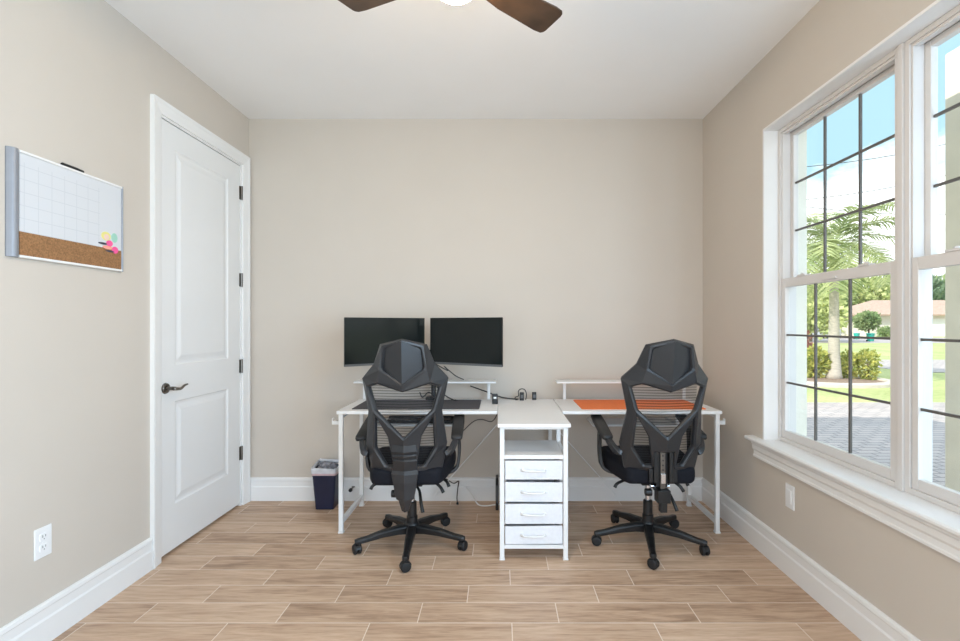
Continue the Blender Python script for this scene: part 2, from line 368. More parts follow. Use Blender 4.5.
# door_1: slab with two raised panels, hinges, lever handle
door = struct(bpy.data.objects.new('door_1', None)); col.objects.link(door)
SX = XL-.006; S0, S1, SZ0, SZ1 = D0+.015, D1-.015, .018, DZ-.016
def door_slab():
    m = MB()
    ys = [S0, 2.676, 3.20, S1]; zs = [SZ0, .264, .836, 1.037, 2.235, SZ1]
    for i in range(3):
        for k in range(5):
            if i == 1 and k in (1, 3): continue
            m.add([(SX, ys[i], zs[k]), (SX, ys[i+1], zs[k]), (SX, ys[i+1], zs[k+1]), (SX, ys[i], zs[k+1])], [(0,1,2,3)])
    for k in (1, 3):
        rings = []
        for ins, dx in ((0, 0), (.008, -.006), (.022, -.008), (.034, -.006), (.050, -.0015), (.054, -.001)):
            rings.append([(SX+dx, ys[1]+ins, zs[k]+ins), (SX+dx, ys[2]-ins, zs[k]+ins), (SX+dx, ys[2]-ins, zs[k+1]-ins), (SX+dx, ys[1]+ins, zs[k+1]-ins)])
        m.loft(rings, cap=False); m.add(rings[-1], [(0,1,2,3)])
    b = SX-.042
    m.add([(SX, S0, SZ0), (SX, S1, SZ0), (SX, S1, SZ1), (SX, S0, SZ1), (b, S0, SZ0), (b, S1, SZ0), (b, S1, SZ1), (b, S0, SZ1)],
          [(4,7,6,5), (0,4,5,1), (1,5,6,2), (2,6,7,3), (3,7,4,0)])
    return m.build('door_slab', M['door'], door)
door_slab()
for z in (2.181, 1.574, .974, .367):
    h = MB().cyl((SX+.008, S1+.008, z-.048), (SX+.008, S1+.008, z+.048), .0075, n=12).box(SX-.001, SX+.003, S1-.012, S1+.004, z-.046, z+.046)
    h.build('hinge', M['pewter'], door)
hy, hz = 2.598, .917
hd = MB()
hd.tube([(SX, hy, hz), (SX+.006, hy, hz), (SX+.010, hy, hz)], .031, 24, .026)
hd.cyl((SX+.008, hy, hz), (SX+.058, hy, hz), .011, .010, 14)
hd.build('handle_rosette', M['pewter'], door, smooth=False, bevel=.002)
hl = MB().tube(smooth_path([(SX+.055, hy-.012, hz), (SX+.056, hy+.015, hz-.004), (SX+.056, hy+.045, hz-.006), (SX+.054, hy+.075, hz+.006), (SX+.052, hy+.105, hz+.010)], 5), .0105, 12, .005)
hl.build('lever_handle', M['pewter'], door, smooth=True)
MB().box(SX-.03, SX-.005, S0-.0012, S0+.002, hz-.03, hz+.03).build('latch_plate', M['pewter'], door)

# window stool + apron (trim_2), jamb extensions (trim_3)
st = MB()
sp = [(XR-.046, .606), (XR-.050, .612), (XR-.050, .620), (XR-.044, .626), (1.56, .626), (1.56, .602), (XR-.040, .602)]
st.loft([[(x, y, z) for x, z in sp] for y in (W0-.10, W1+.105)])
ap = [(XR, .602), (XR-.030, .602), (XR-.030, .592), (XR-.024, .584), (XR-.022, .560), (XR-.014, .548), (XR-.014, .528), (XR-.018, .524), (XR-.018, .514), (XR, .514)]
st.loft([[(x, y, z) for x, z in ap] for y in (W0-.07, W1+.07)])
struct(st.build('trim_2', M['trim']))
rv = MB().box(XR-.001, 1.60, W1-.012, W1, .626, WZ1).box(XR-.001, 1.60, W0, W0+.012, .626, WZ1).box(XR-.001, 1.60, W0+.012, W1-.012, WZ1-.012, WZ1)
struct(rv.build('trim_3', M['trim']))

def window(name, y0, y1):
    """double-hung unit between y0 and y1: frame, inner lower sash, outer upper sash, panes, muntins"""
    root = struct(bpy.data.objects.new(name, None)); col.objects.link(root)
    z0, z1 = .626, WZ1-.012
    xf0, xf1 = 1.538, 1.626
    m = MB()
    m.box(xf0, xf1, y0, y0+.022, z0, z1).box(xf0, xf1, y1-.022, y1, z0, z1).box(xf0, xf1, y0+.022, y1-.022, z0, z0+.022).box(xf0, xf1, y0+.022, y1-.022, z1-.020, z1)
    # stop beads stepping back round the upper sash
    m.box(1.545, 1.59, y0+.022, y0+.030, 1.512, z1-.020).box(1.545, 1.59, y1-.030, y1-.022, 1.512, z1-.020).box(1.545, 1.57, y0+.03, y1-.03, z1-.032, z1-.020)
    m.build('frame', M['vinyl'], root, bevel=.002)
    a0, a1 = y0+.024, y1-.024
    def sash(nm, x0, x1, b0, b1, ga, gb, rail):
        # stiles / rails, glass from ga..gb in z
        g0, g1 = a0+rail, a1-rail
        q = MB().box(x0, x1, a0, g0, b0, b1).box(x0, x1, g1, a1, b0, b1).box(x0, x1, g0, g1, b0, ga).box(x0, x1, g0, g1, gb, b1)
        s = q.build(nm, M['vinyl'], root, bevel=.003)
        xm = (x0+x1)/2
        MB().box(xm-.003, xm+.003, g0-.004, g1+.004, ga-.004, gb+.004).build('pane', M['glass'], s)
        t = .0050
        mm = MB()
        for k in (1, 2):
            yy = g0+(g1-g0)*k/3; mm.box(xm-.005, xm+.005, yy-t, yy+t, ga, gb)
        for k in (1, 2):
            zz = ga+(gb-ga)*k/3
            for j in range(3):
                u0 = g0+(g1-g0)*j/3+(t if j else 0); u1 = g0+(g1-g0)*(j+1)/3-(t if j < 2 else 0)
                mm.box(xm-.0048, xm+.0048, u0, u1, zz-t, zz+t)
        mm.build('muntin_grid', M['muntin'], s)
        return s
    lo = sash('lower_sash', 1.545, 1.572, z0+.022, 1.512, .690, 1.464, .028)
    up = sash('upper_sash', 1.590, 1.618, 1.474, z1-.021, 1.514, 2.288, .030)
    for yy in (a0+(a1-a0)*.22, a0+(a1-a0)*.78):
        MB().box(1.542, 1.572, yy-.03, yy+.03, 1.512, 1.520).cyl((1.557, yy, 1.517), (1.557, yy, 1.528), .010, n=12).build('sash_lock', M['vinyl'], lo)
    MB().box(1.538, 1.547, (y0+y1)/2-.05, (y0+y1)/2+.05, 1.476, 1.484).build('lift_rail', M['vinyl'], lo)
    return root
YM = 1.8375
window('window_1', YM+.012, W1-.012)
window('window_2', W0+.012, YM-.012)
window('fill_window', V0, V1)  # added out of view, lets side fill into the room
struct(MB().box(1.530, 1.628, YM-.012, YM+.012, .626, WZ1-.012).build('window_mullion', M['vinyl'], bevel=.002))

# ------------------------------------------------------------------ wall plates, door stop
def outlet(x, y, z, sgn, label, rockers):
    r = thing('wall_outlet', label, 'outlet', (x, y, z))
    MB().box(*sorted((0, sgn*.006)), -.036, .036, -.060, .060).build('cover_plate', M['plate'], r, bevel=.003)
    if rockers:
        for k in (-1, 1):
            p = rrect(.0165, .0145, .006)
            f = MB().loft([[(sgn*a, u, w+k*.0205) for u, w in p] for a in (.004, .0085)]).build('receptacle', M['plate'], r)
            s = MB()
            for uu, hh in ((-.006, .005), (.006, .004)): s.box(*sorted((sgn*.0075, sgn*.009)), uu-.0011, uu+.0011, k*.0205+.001-hh+.003, k*.0205+hh+.004)
            s.cyl((sgn*.0075, 0, k*.0205-.007), (sgn*.009, 0, k*.0205-.007), .0022, n=10)
            s.build('slot', M['slot'], f)
    else:
        MB().box(*sorted((sgn*.004, sgn*.009)), -.0165, .0165, -.033, .033).build('insert', M['plate'], r, bevel=.002)
    MB().cyl((sgn*.004, 0, .046 if not rockers else 0), (sgn*.0075, 0, .046 if not rockers else 0), .003, n=10).build('screw', M['plate'], r)
    return r
outlet(XL, 1.893, .404, 1, 'white double power outlet low on the wall left of the door', True)
outlet(XR, 2.412, .398, -1, 'white wall plate low under the window sill', False)
ds = thing('door_stop', 'black tipped door stop on the back baseboard beside the waste bin', 'door stop', (-1.05, YB-.017, .10))
MB().cyl((0, 0, 0), (0, -.055, 0), .006, n=10).lathe([(.012, 0), (.012, .004)], 14).build('rod', M['pewter'], ds)
MB().cyl((0, -.055, 0), (0, -.075, 0), .013, .012, 16).build('bumper', M['rubber'], ds, bevel=.003)

# ------------------------------------------------------------------ whiteboard on the left wall
wb = thing('whiteboard', 'silver framed whiteboard calendar with a brown cork strip on the left wall', 'whiteboard', (XL, 1.750, 1.512))
BL, BH = .532, .402
MB().box(.002, .012, .03, BL-.01, .006, BH-.006).box(.0119, .0121, .031, BL-.011, .1, .101).build('backing', M['silver'], wb)
MB().box(.012, .0145, .04, BL-.012, .098, BH-.010).build('writing_surface', M['board'], wb)
MB().box(.012, .0150, .04, BL-.012, .010, .098).build('cork_strip', M['cork'], wb)
def curved_rail(y0, y1, d):
    pr = [(.001, y0)] + [(.001+d*math.sin(PI*i/10)**.6 if 0 < i < 10 else .006, y0+(y1-y0)*i/10) for i in range(11)] + [(.001, y1)]
    return MB().loft([[(x, y, z) for x, y in pr] for z in (0, BH)])
curved_rail(0, .043, .022).build('side_frame', M['silver'], wb, smooth=False)
curved_rail(BL-.016, BL, .020).build('side_frame', M['silver'], wb, smooth=False)
MB().box(.001, .020, .036, BL-.010, BH-.010, BH).build('rail', M['trim'], wb, bevel=.003)
MB().box(.001, .020, .036, BL-.010, 0, .010).build('rail', M['trim'], wb, bevel=.003)
# small plain round-flower magnets in the lower right corner
mg = thing('sticker', 'small pink, yellow and green sticker in the lower corner of the whiteboard', 'sticker', (XL+.0145, 1.737+.45, 1.508+.12))
def blob(c, ry, rz, mat, nm, dx=.0015, rot=0):
    n = 18; P = [(c[0]+ry*math.cos(2*PI*i/n)*math.cos(rot)-rz*math.sin(2*PI*i/n)*math.sin(rot), c[1]+ry*math.cos(2*PI*i/n)*math.sin(rot)+rz*math.sin(2*PI*i/n)*math.cos(rot)) for i in range(n)]
    MB().loft([[(0, y, z) for y, z in P], [(dx, y, z) for y, z in P]]).build(nm, M['sticker_'+mat], mg)
blob((-.005, .036), .026, .020, 'yellow', 'petal'); blob((-.003, .032), .015, .013, 'skin', 'petal', .002)
blob((.042, .036), .018, .022, 'mint', 'petal', .0012); blob((.014, .006), .018, .014, 'pink', 'petal', .0022)
blob((-.022, .000), .026, .005, 'ink', 'strip', .002, .0); blob((.006, -.014), .030, .008, 'coral', 'strip', .002)
blob((.045, -.020), .018, .016, 'pink', 'petal', .0025); blob((.016, -.030), .024, .004, 'ink', 'strip', .003)
er = thing('marker', 'black marker pen lying on top of the whiteboard frame', 'marker', (XL+.011, 1.737+.275, 1.508+BH+.0085))
MB().cyl((0, -.045, 0), (0, .025, 0), .0085, n=14).build('barrel', M['plastic_black'], er, bevel=.002)
MB().cyl((0, .025, 0), (0, .055, 0), .0078, .0065, 14).build('cap', M['plastic_black'], er, bevel=.002)

# ------------------------------------------------------------------ ceiling fan
fan = thing('ceiling_fan', 'dark walnut three blade ceiling fan with a lit globe', 'ceiling fan', (-.15, 1.60, ZC))
MB().lathe([(.065, 0), (.065, -.02), (.045, -.05), (.014, -.055), (.014, -.17), (.03, -.175), (.09, -.19), (.105, -.22), (.105, -.29), (.09, -.31), (.075, -.315), (.075, -.325)], 32).build('motor_housing', M['bronze'], fan, bevel=.002)
gl = [(.040, -.318)] + [(.072*math.cos(R(a)), -.350+.044*math.sin(R(a))) for a in range(60, -91, -10)]
MB().lathe(gl, 28).build('light_globe', M['globe'], fan, smooth=True)
for a in (38, 158, 278):
    rot = Matrix.Rotation(R(a), 4, 'Z') @ Matrix.Translation((0, 0, -.300)) @ Matrix.Rotation(R(-9), 4, 'X')
    outl = [(.15, .042), (.22, .055), (.41, .066)] + [(.430+.024*math.sin(R(t)), .042+.024*math.cos(R(t))) for t in (30, 60, 90)]
    outl = outl + [(x, -y) for x, y in reversed(outl)]
    bl = MB().loft([[rot @ Vector((x, y, z)) for x, y in outl] for z in (-.004, .004)])
    bl.build('blade', M['walnut'], fan, bevel=.002)
    ir = MB().box(.085, .20, -.022, .022, .004, .010, rot)
    ir.build('blade_iron', M['bronze'], fan)

# ------------------------------------------------------------------ desks
ZT = .742
def leg_frame(root, x, sgn):
    for (y, nm) in ((2.912, 'leg'), (3.345, 'leg')):
        MB().box(x-.013, x+.013, y-.013, y+.013, .012, ZT-.020).box(x-.016, x+.016, y-.016, y+.016, 0, .012).build(nm, M['metal_white'], root, world=True, bevel=.003)
    MB().box(x-.011, x+.011, 2.925, 3.332, .052, .080).build('lower_side_rail', M['metal_white'], root, world=True, bevel=.002)
    MB().box(x-.011, x+.011, 2.925, 3.332, ZT-.045, ZT-.021).build('upper_side_rail', M['metal_white'], root, world=True, bevel=.002)
    MB().box(*sorted((x+sgn*.013, x+sgn*.075)), 2.96, 2.985, .645, .668).box(*sorted((x+sgn*.068, x+sgn*.075)), 2.96, 2.985, .660, .682).build('side_hook', M['metal_white'], root, world=True, bevel=.003)
def monitor_shelf(root, x0, x1, p0, p1):
    MB().box(x0, x1, 3.24, 3.37, .865, .877).build('monitor_shelf', M['desk_white'], root, world=True, bevel=.002)
    for p in (p0, p1):
        MB().box(p-.010, p+.010, 3.345, 3.362, ZT, .865).box(p-.010, p+.010, 3.30, 3.362, .857, .865).build('shelf_post', M['metal_white'], root, world=True, bevel=.002)
def tray(root, x0, x1):
    MB().box(x0, x1, 3.10, 3.32, .604, .616).build('under_desk_tray', M['desk_white'], root, world=True, bevel=.002)
    for x in (x0+.02, x1-.02):
        MB().box(x-.010, x+.010, 3.105, 3.125, .616, ZT-.020).box(x-.010, x+.010, 3.125, 3.315, .616, .630).build('tray_bracket', M['metal_white'], root, world=True, bevel=.002)

dl = thing('desk', 'white desk at the left with a grey mat and two dark monitors over it', 'desk', (-.50, 3.12, 0))
MB().box(-.985, -.0145, 2.888, 3.365, ZT-.020, ZT).build('tabletop', M['desk_white'], dl, world=True, bevel=.003)
leg_frame(dl, -.963, -1); monitor_shelf(dl, -.99, -.027, -.945, -.078); tray(dl, -.84, -.26)
MB().tube([(-.022, 3.37, .56), (-.46, 3.37, .06)], .004, 6).build('cross_brace', M['metal_white'], dl, world=True)
dr = thing('desk', 'white desk at the right below the window end with an orange mat', 'desk', (.86, 3.12, 0))
MB().box(.3775, 1.338, 2.888, 3.365, ZT-.020, ZT).build('tabletop', M['desk_white'], dr, world=True, bevel=.003)
leg_frame(dr, 1.316, 1); monitor_shelf(dr, .385, 1.30, .45, 1.285); tray(dr, .60, 1.17)
MB().tube([(.372, 3.37, .56), (.82, 3.37, .06)], .004, 6).build('cross_brace', M['metal_white'], dr, world=True)

cb = thing('drawer_cabinet', 'white metal framed cabinet with four fabric drawers between the two desks', 'drawer cabinet', (.18, 2.75, 0))
MB().box(-.013, .376, 2.545, 3.405, .715, .735).build('top', M['desk_white'], cb, world=True, bevel=.003)
for x in (.011, .352):
    for y in (2.582, 2.895, 3.38):
        MB().box(x-.0125, x+.0125, y-.0125, y+.0125, .008, .7145).box(x-.015, x+.015, y-.015, y+.015, 0, .008).build('leg', M['metal_white'], cb, world=True, bevel=.003)
fr = MB()
for y in (2.582, 2.895):
    fr.box(.0235, .3395, y-.010, y+.010, .060, .080)
fr.box(.0235, .3395, 2.572, 2.592, .700, .7145)
for x in (.011, .352):
    fr.box(x-.010, x+.010, 2.5945, 2.8825, .062, .080).box(x-.010, x+.010, 2.9075, 3.3675, .690, .7145).box(x-.010, x+.010, 2.5945, 2.8825, .541, .562)
    for z in (.180, .302, .424): fr.box(x-.006, x+.012 if x < .1 else x+.006, 2.60, 2.88, z, z+.008) if x < .1 else fr.box(x-.012, x+.006, 2.60, 2.88, z, z+.008)
fr.build('frame', M['metal_white'], cb, world=True, bevel=.002)
MB().box(.0235, .3395, 2.570, 2.905, .541, .563).build('shelf', M['desk_white'], cb, world=True, bevel=.002)
for k, (za, zb, tl) in enumerate(((.428, .535, 0), (.308, .419, .0), (.190, .303, .0), (.070+.012, .184, .006))):
    mm = Matrix.Rotation(R(-.8 if k == 3 else (.35 if k == 1 else 0)), 4, 'Y')
    c = Vector((.1815, 2.572, (za+zb)/2))
    T = Matrix.Translation(c) @ mm
    h = (zb-za)/2-.003
    d = MB().box(-.154, .154, 0, .012, -h, h, T).box(-.150, -.142, .012, .30, -h, h-.012, T).box(.142, .150, .012, .30, -h, h-.012, T).box(-.142, .142, .292, .30, -h, h-.012, T).box(-.142, .142, .012, .292, -h, -h+.006, T)
    dd = d.build('drawer', M['fabric_white'], cb, world=True, bevel=.004)
    P = smooth_path([T @ Vector(p) for p in ((-.062, 0, .003), (-.056, -.014, .003), (-.03, -.019, .0), (.03, -.019, -.001), (.054, -.013, -.001), (.060, 0, -.001))], 4)
    hm = MB().tube(P, .0058, 10)
    hm.cyl(T @ Vector((-.062, -.004, .003)), T @ Vector((-.062, .001, .003)), .011, n=14).cyl(T @ Vector((.060, -.003, -.001)), T @ Vector((.060, .001, -.001)), .008, n=14)
    o = hm.build('handle', M['metal_white'], dd, smooth=True)
    o.data.transform(Matrix.Translation(-cb.location))

# desk mats
def desk_mat(x0, x1, z, mat, label):
    p = rrect((x1-x0)/2, (3.31-2.945)/2, .012)
    o = MB().loft([[(u, w, a) for u, w in p] for a in (0, .0035)]).build('desk_mat', mat, loc=None)
    o.location = ((x0+x1)/2, (3.31+2.945)/2, z); return tag(o, label, 'desk mat')
desk_mat(-.912, -.128, ZT, M['mat_grey'], 'dark grey desk mat on the desk under the monitors')
desk_mat(.503, 1.268, ZT, M['mat_orange'], 'orange desk mat on the desk at the right')

# ------------------------------------------------------------------ monitors on a dual arm
PX, PY = -.463, 3.345
def monitor(ca, cb2, zc, label, arm_pt):
    """ca/cb2: plan points of the left and right lower screen edge"""
    a = Vector((*ca, 0)); b = Vector((*cb2, 0)); u = (b-a).normalized(); n = Vector((u.y, -u.x, 0))   # n faces the viewer side
    if n.y > 0: n = -n
    wd = (b-a).length; c = (a+b)/2
    r = thing('monitor', label, 'monitor', (c.x, c.y, zc), math.atan2(u.y, u.x))
    h = .304
    MB().box(-wd/2, wd/2, .003, .016, -h/2, h/2).box(-wd/2+.06, wd/2-.06, .016, .045, -h/2+.03, h/2-.05).build('casing', M['plastic_black'], r, bevel=.003)
    MB().box(-wd/2, wd/2, -.001, .003, -h/2, -h/2+.014).build('bezel', M['bezel'], r)
    MB().box(-wd/2, wd/2, .000, .003, -h/2+.014, h/2).build('screen', M['screen'], r)
    MB().box(-.05, .05, .045, .052, -.10, .05).build('mount_plate', M['plastic_black'], r)
    back = c - n*.055
    return r, back
m1, k1 = monitor((-.952, 2.940), (-.513, 3.265), 1.155, 'dark monitor to the left, half behind the left chair headrest', None)
m2, k2 = monitor((-.463, 3.185), (.012, 2.925), 1.155, 'dark monitor to the right of the other one, screen angled left', None)
arm = thing('dual_arm_mount', 'black dual monitor arm clamped to the back edge of the left desk', 'monitor arm', (PX, PY, ZT))
MB().cyl((PX, PY, ZT+.02), (PX, PY, 1.095), .0165, n=20).build('pole', M['plastic_black'], arm, world=True)
MB().box(PX-.05, PX+.05, PY-.045, PY+.045, ZT+.0002, ZT+.02).box(PX-.03, PX+.03, PY+.021, PY+.03, ZT-.06, ZT+.01).build('clamp', M['plastic_black'], arm, world=True, bevel=.003)
for kk in (k1, k2):
    kk = Vector((kk.x, kk.y, 1.085)); mid = (kk+Vector((PX, PY, 1.085)))/2+Vector((0, .035, 0))
    if mid.y > 3.42: mid.y = 3.42
    MB().tube([(PX, PY, 1.075), mid, kk], .013, 12).cyl(mid+Vector((0, 0, -.02)), mid+Vector((0, 0, .02)), .018).build('arm', M['plastic_black'], arm, world=True)

# ------------------------------------------------------------------ small items on and under the desks
kb = thing('keyboard', 'black keyboard on the tray under the left desk', 'keyboard', (-.53, 3.19, .616))
MB().box(-.22, .22, -.055, .065, 0, .016).box(-.22, .22, .045, .065, .016, .030).build('case', M['plastic_black'], kb, bevel=.004)
ky = MB()
for i in range(14):
    for j in range(4): ky.box(-.205+i*.0295, -.205+i*.0295+.025, -.046+j*.021, -.046+j*.021+.018, .016, .023)
ky.build('key_caps', M['plastic_black'], kb)

gd = thing('desk_gadget', 'small black upright gadget with a white patch at the inner end of the left desk', 'gadget', (-.033, 3.155, ZT))
MB().loft([[(x, y, z) for x, y in rrect(.019, .014, .006)] for z in (0, .030)]).build('base', M['plastic_black'], gd, bevel=.002)
MB().loft([[(x, y+.004, z) for x, y in rrect(.0175, .008, .005)] for z in (.028, .066)]).build('body', M['plastic_black'], gd, bevel=.002)
MB().box(-.009, .009, -.0055, -.0038, .034, .046).build('white_patch', M['sticker_paper'], gd)
def adapter(x, y, sx, sy, h, label):
    r = thing('power_adapter', label, 'power adapter', (x, y, .735))
    MB().loft([[(u, w, z) for u, w in rrect(sx, sy, .005)] for z in (0, h)]).build('body', M['plastic_black'], r, bevel=.003)
    MB().box(-sx*.6, sx*.6, -sy-.001, -sy+.002, h*.3, h*.7).build('rating_panel', M['bezel'], r)
    return r
adapter(.152, 3.345, .015, .012, .056, 'black power adapter with a looped cable at the back of the middle worktop')
adapter(.240, 3.37, .015, .013, .054, 'plain black power adapter at the back of the middle worktop, nearer the orange mat')
def cable(name, pts, r, mat, label, plug=None):
    o = MB().tube(smooth_path(pts), r, 8)
    c = Vector(pts[0])
    ob = o.build(name, mat, loc=tuple(c), smooth=True)
    tag(ob, label, 'cable')
    if plug:
        e = Vector(pts[-1]); d = (e-Vector(pts[-2])).normalized()
        q = MB().cyl(Vector((0,0,0)), d*.035, .009, .007, 12)
        po = q.build('plug', mat, ob, bevel=.002); po.location = e-c
    return ob
cable('cable', [(.178, 3.345, .738), (.185, 3.35, .775), (.172, 3.355, .808), (.145, 3.358, .812), (.128, 3.355, .795), (.130, 3.36, .765), (.105, 3.362, .752), (.112, 3.362, .739)], .0032, M['cable_black'], 'short black cable looping over the power adapter on the middle worktop', True)
cable('cable', [(-.21, 3.385, .83), (-.10, 3.39, .79), (-.01, 3.392, .755), (.06, 3.385, .742), (.13, 3.372, .739)], .0042, M['cable_black'], 'long black cable sagging behind the shelf towards the power adapters')
cable('cable', [(-.44, 3.30, .99), (-.36, 3.31, .945), (-.385, 3.31, .975), (-.34, 3.315, .935), (-.30, 3.315, .905), (-.25, 3.32, .882)], .0035, M['cable_black'], 'thin black cable trailing from the right monitor down onto the left shelf')
cable('cable', [(-.47, 3.28, .95), (-.50, 3.28, .87), (-.44, 3.27, .85), (-.40, 3.275, .80), (-.35, 3.27, .765), (-.31, 3.265, .748)], .004, M['cable_black'], 'black cable hanging below the monitors onto the grey mat', True)
cable('cable', [(-.55, 3.29, .80), (-.53, 3.285, .765), (-.49, 3.28, .80), (-.46, 3.27, .78), (-.50, 3.28, .75)], .004, M['cable_black'], 'coiled black cable behind the left chair back on the desk')
cable('cable', [(-.27, 3.40, .50), (-.19, 3.40, .575), (-.13, 3.405, .59), (-.06, 3.405, .575), (-.02, 3.405, .63), (-.01, 3.41, .71)], .0032, M['cable_black'], 'thin black cable running under the left desk to the cabinet')
cable('cable', [(-.38, 3.40, .17), (-.33, 3.41, .135), (-.295, 3.41, .15), (-.300, 3.41, .10), (-.305, 3.40, .04), (-.30, 3.38, .010)], .0035, M['cable_black'], 'short black cable hanging to the floor behind the left chair', True)
cable('cable', [(-.24, 3.40, .11), (-.20, 3.40, .06), (-.155, 3.36, .006), (-.10, 3.33, .005), (-.03, 3.35, .006), (.05, 3.36, .006)], .0045, M['cable_white'], 'white cable lying on the floor left of the cabinet')
ps = thing('power_brick', 'slim black power brick standing on the floor behind the cabinet leg', 'power brick', (-.020, 3.30, 0))
MB().box(-.010, .010, -.04, .04, 0, .22).build('body', M['plastic_black'], ps, bevel=.004)
MB().box(-.006, .006, -.0415, -.040, .05, .17).build('label_panel', M['bezel'], ps)

# ------------------------------------------------------------------ waste bin
bn = thing('waste_bin', 'small navy blue waste bin with a pale plastic liner by the left desk leg', 'waste bin', (-1.20, 3.335, 0))
def brings(pts): return [[(x*1, y*1, z) for x, y in rrect(hx, hy, .014)] for hx, hy, z in pts]
MB().loft(brings([(.062, .060, 0), (.080, .072, .235), (.084, .076, .272), (.078, .070, .272), (.058, .056, .012)])).build('tub', M['navy'], bn, bevel=.002)
lp = brings([(.0815, .0735, .236), (.085, .0765, .252)]); MB().loft(lp, cap=False).build('liner_band', M['liner_pink'], bn, solid=.001)
random.seed(4)
rings = []
for hx, hy, z, wob in ((.0855, .0775, .250, 0), (.0880, .080, .277, .001), (.084, .076, .286, .004), (.076, .069, .276, .004)):
    rings.append([(x+random.uniform(-wob, wob), y+random.uniform(-wob, wob)*.5, z+random.uniform(-wob, wob)*2+(max(0, y)*.30 if wob > .002 else 0)) for x, y in rrect(hx, hy, .014)])
MB().loft(rings, cap=False).build('liner', M['liner'], bn)
g = MB(); N = 10; vs = []; fs = []
for i in range(N+1):
    for j in range(N+1):
        u = i/N*2-1; v = j/N*2-1
        z = .262+.030*noise.noise(Vector((u*2.3, v*2.3, 1.7)))+.028*max(0, 1-(u*u+(v-.3)**2))+.012*v
        vs.append((u*.072, v*.065, z))
for i in range(N):
    for j in range(N): fs.append((i*(N+1)+j, (i+1)*(N+1)+j, (i+1)*(N+1)+j+1, i*(N+1)+j+1))
g.add(vs, fs).build('crumpled_bag', M['liner_dark'], bn, smooth=False)

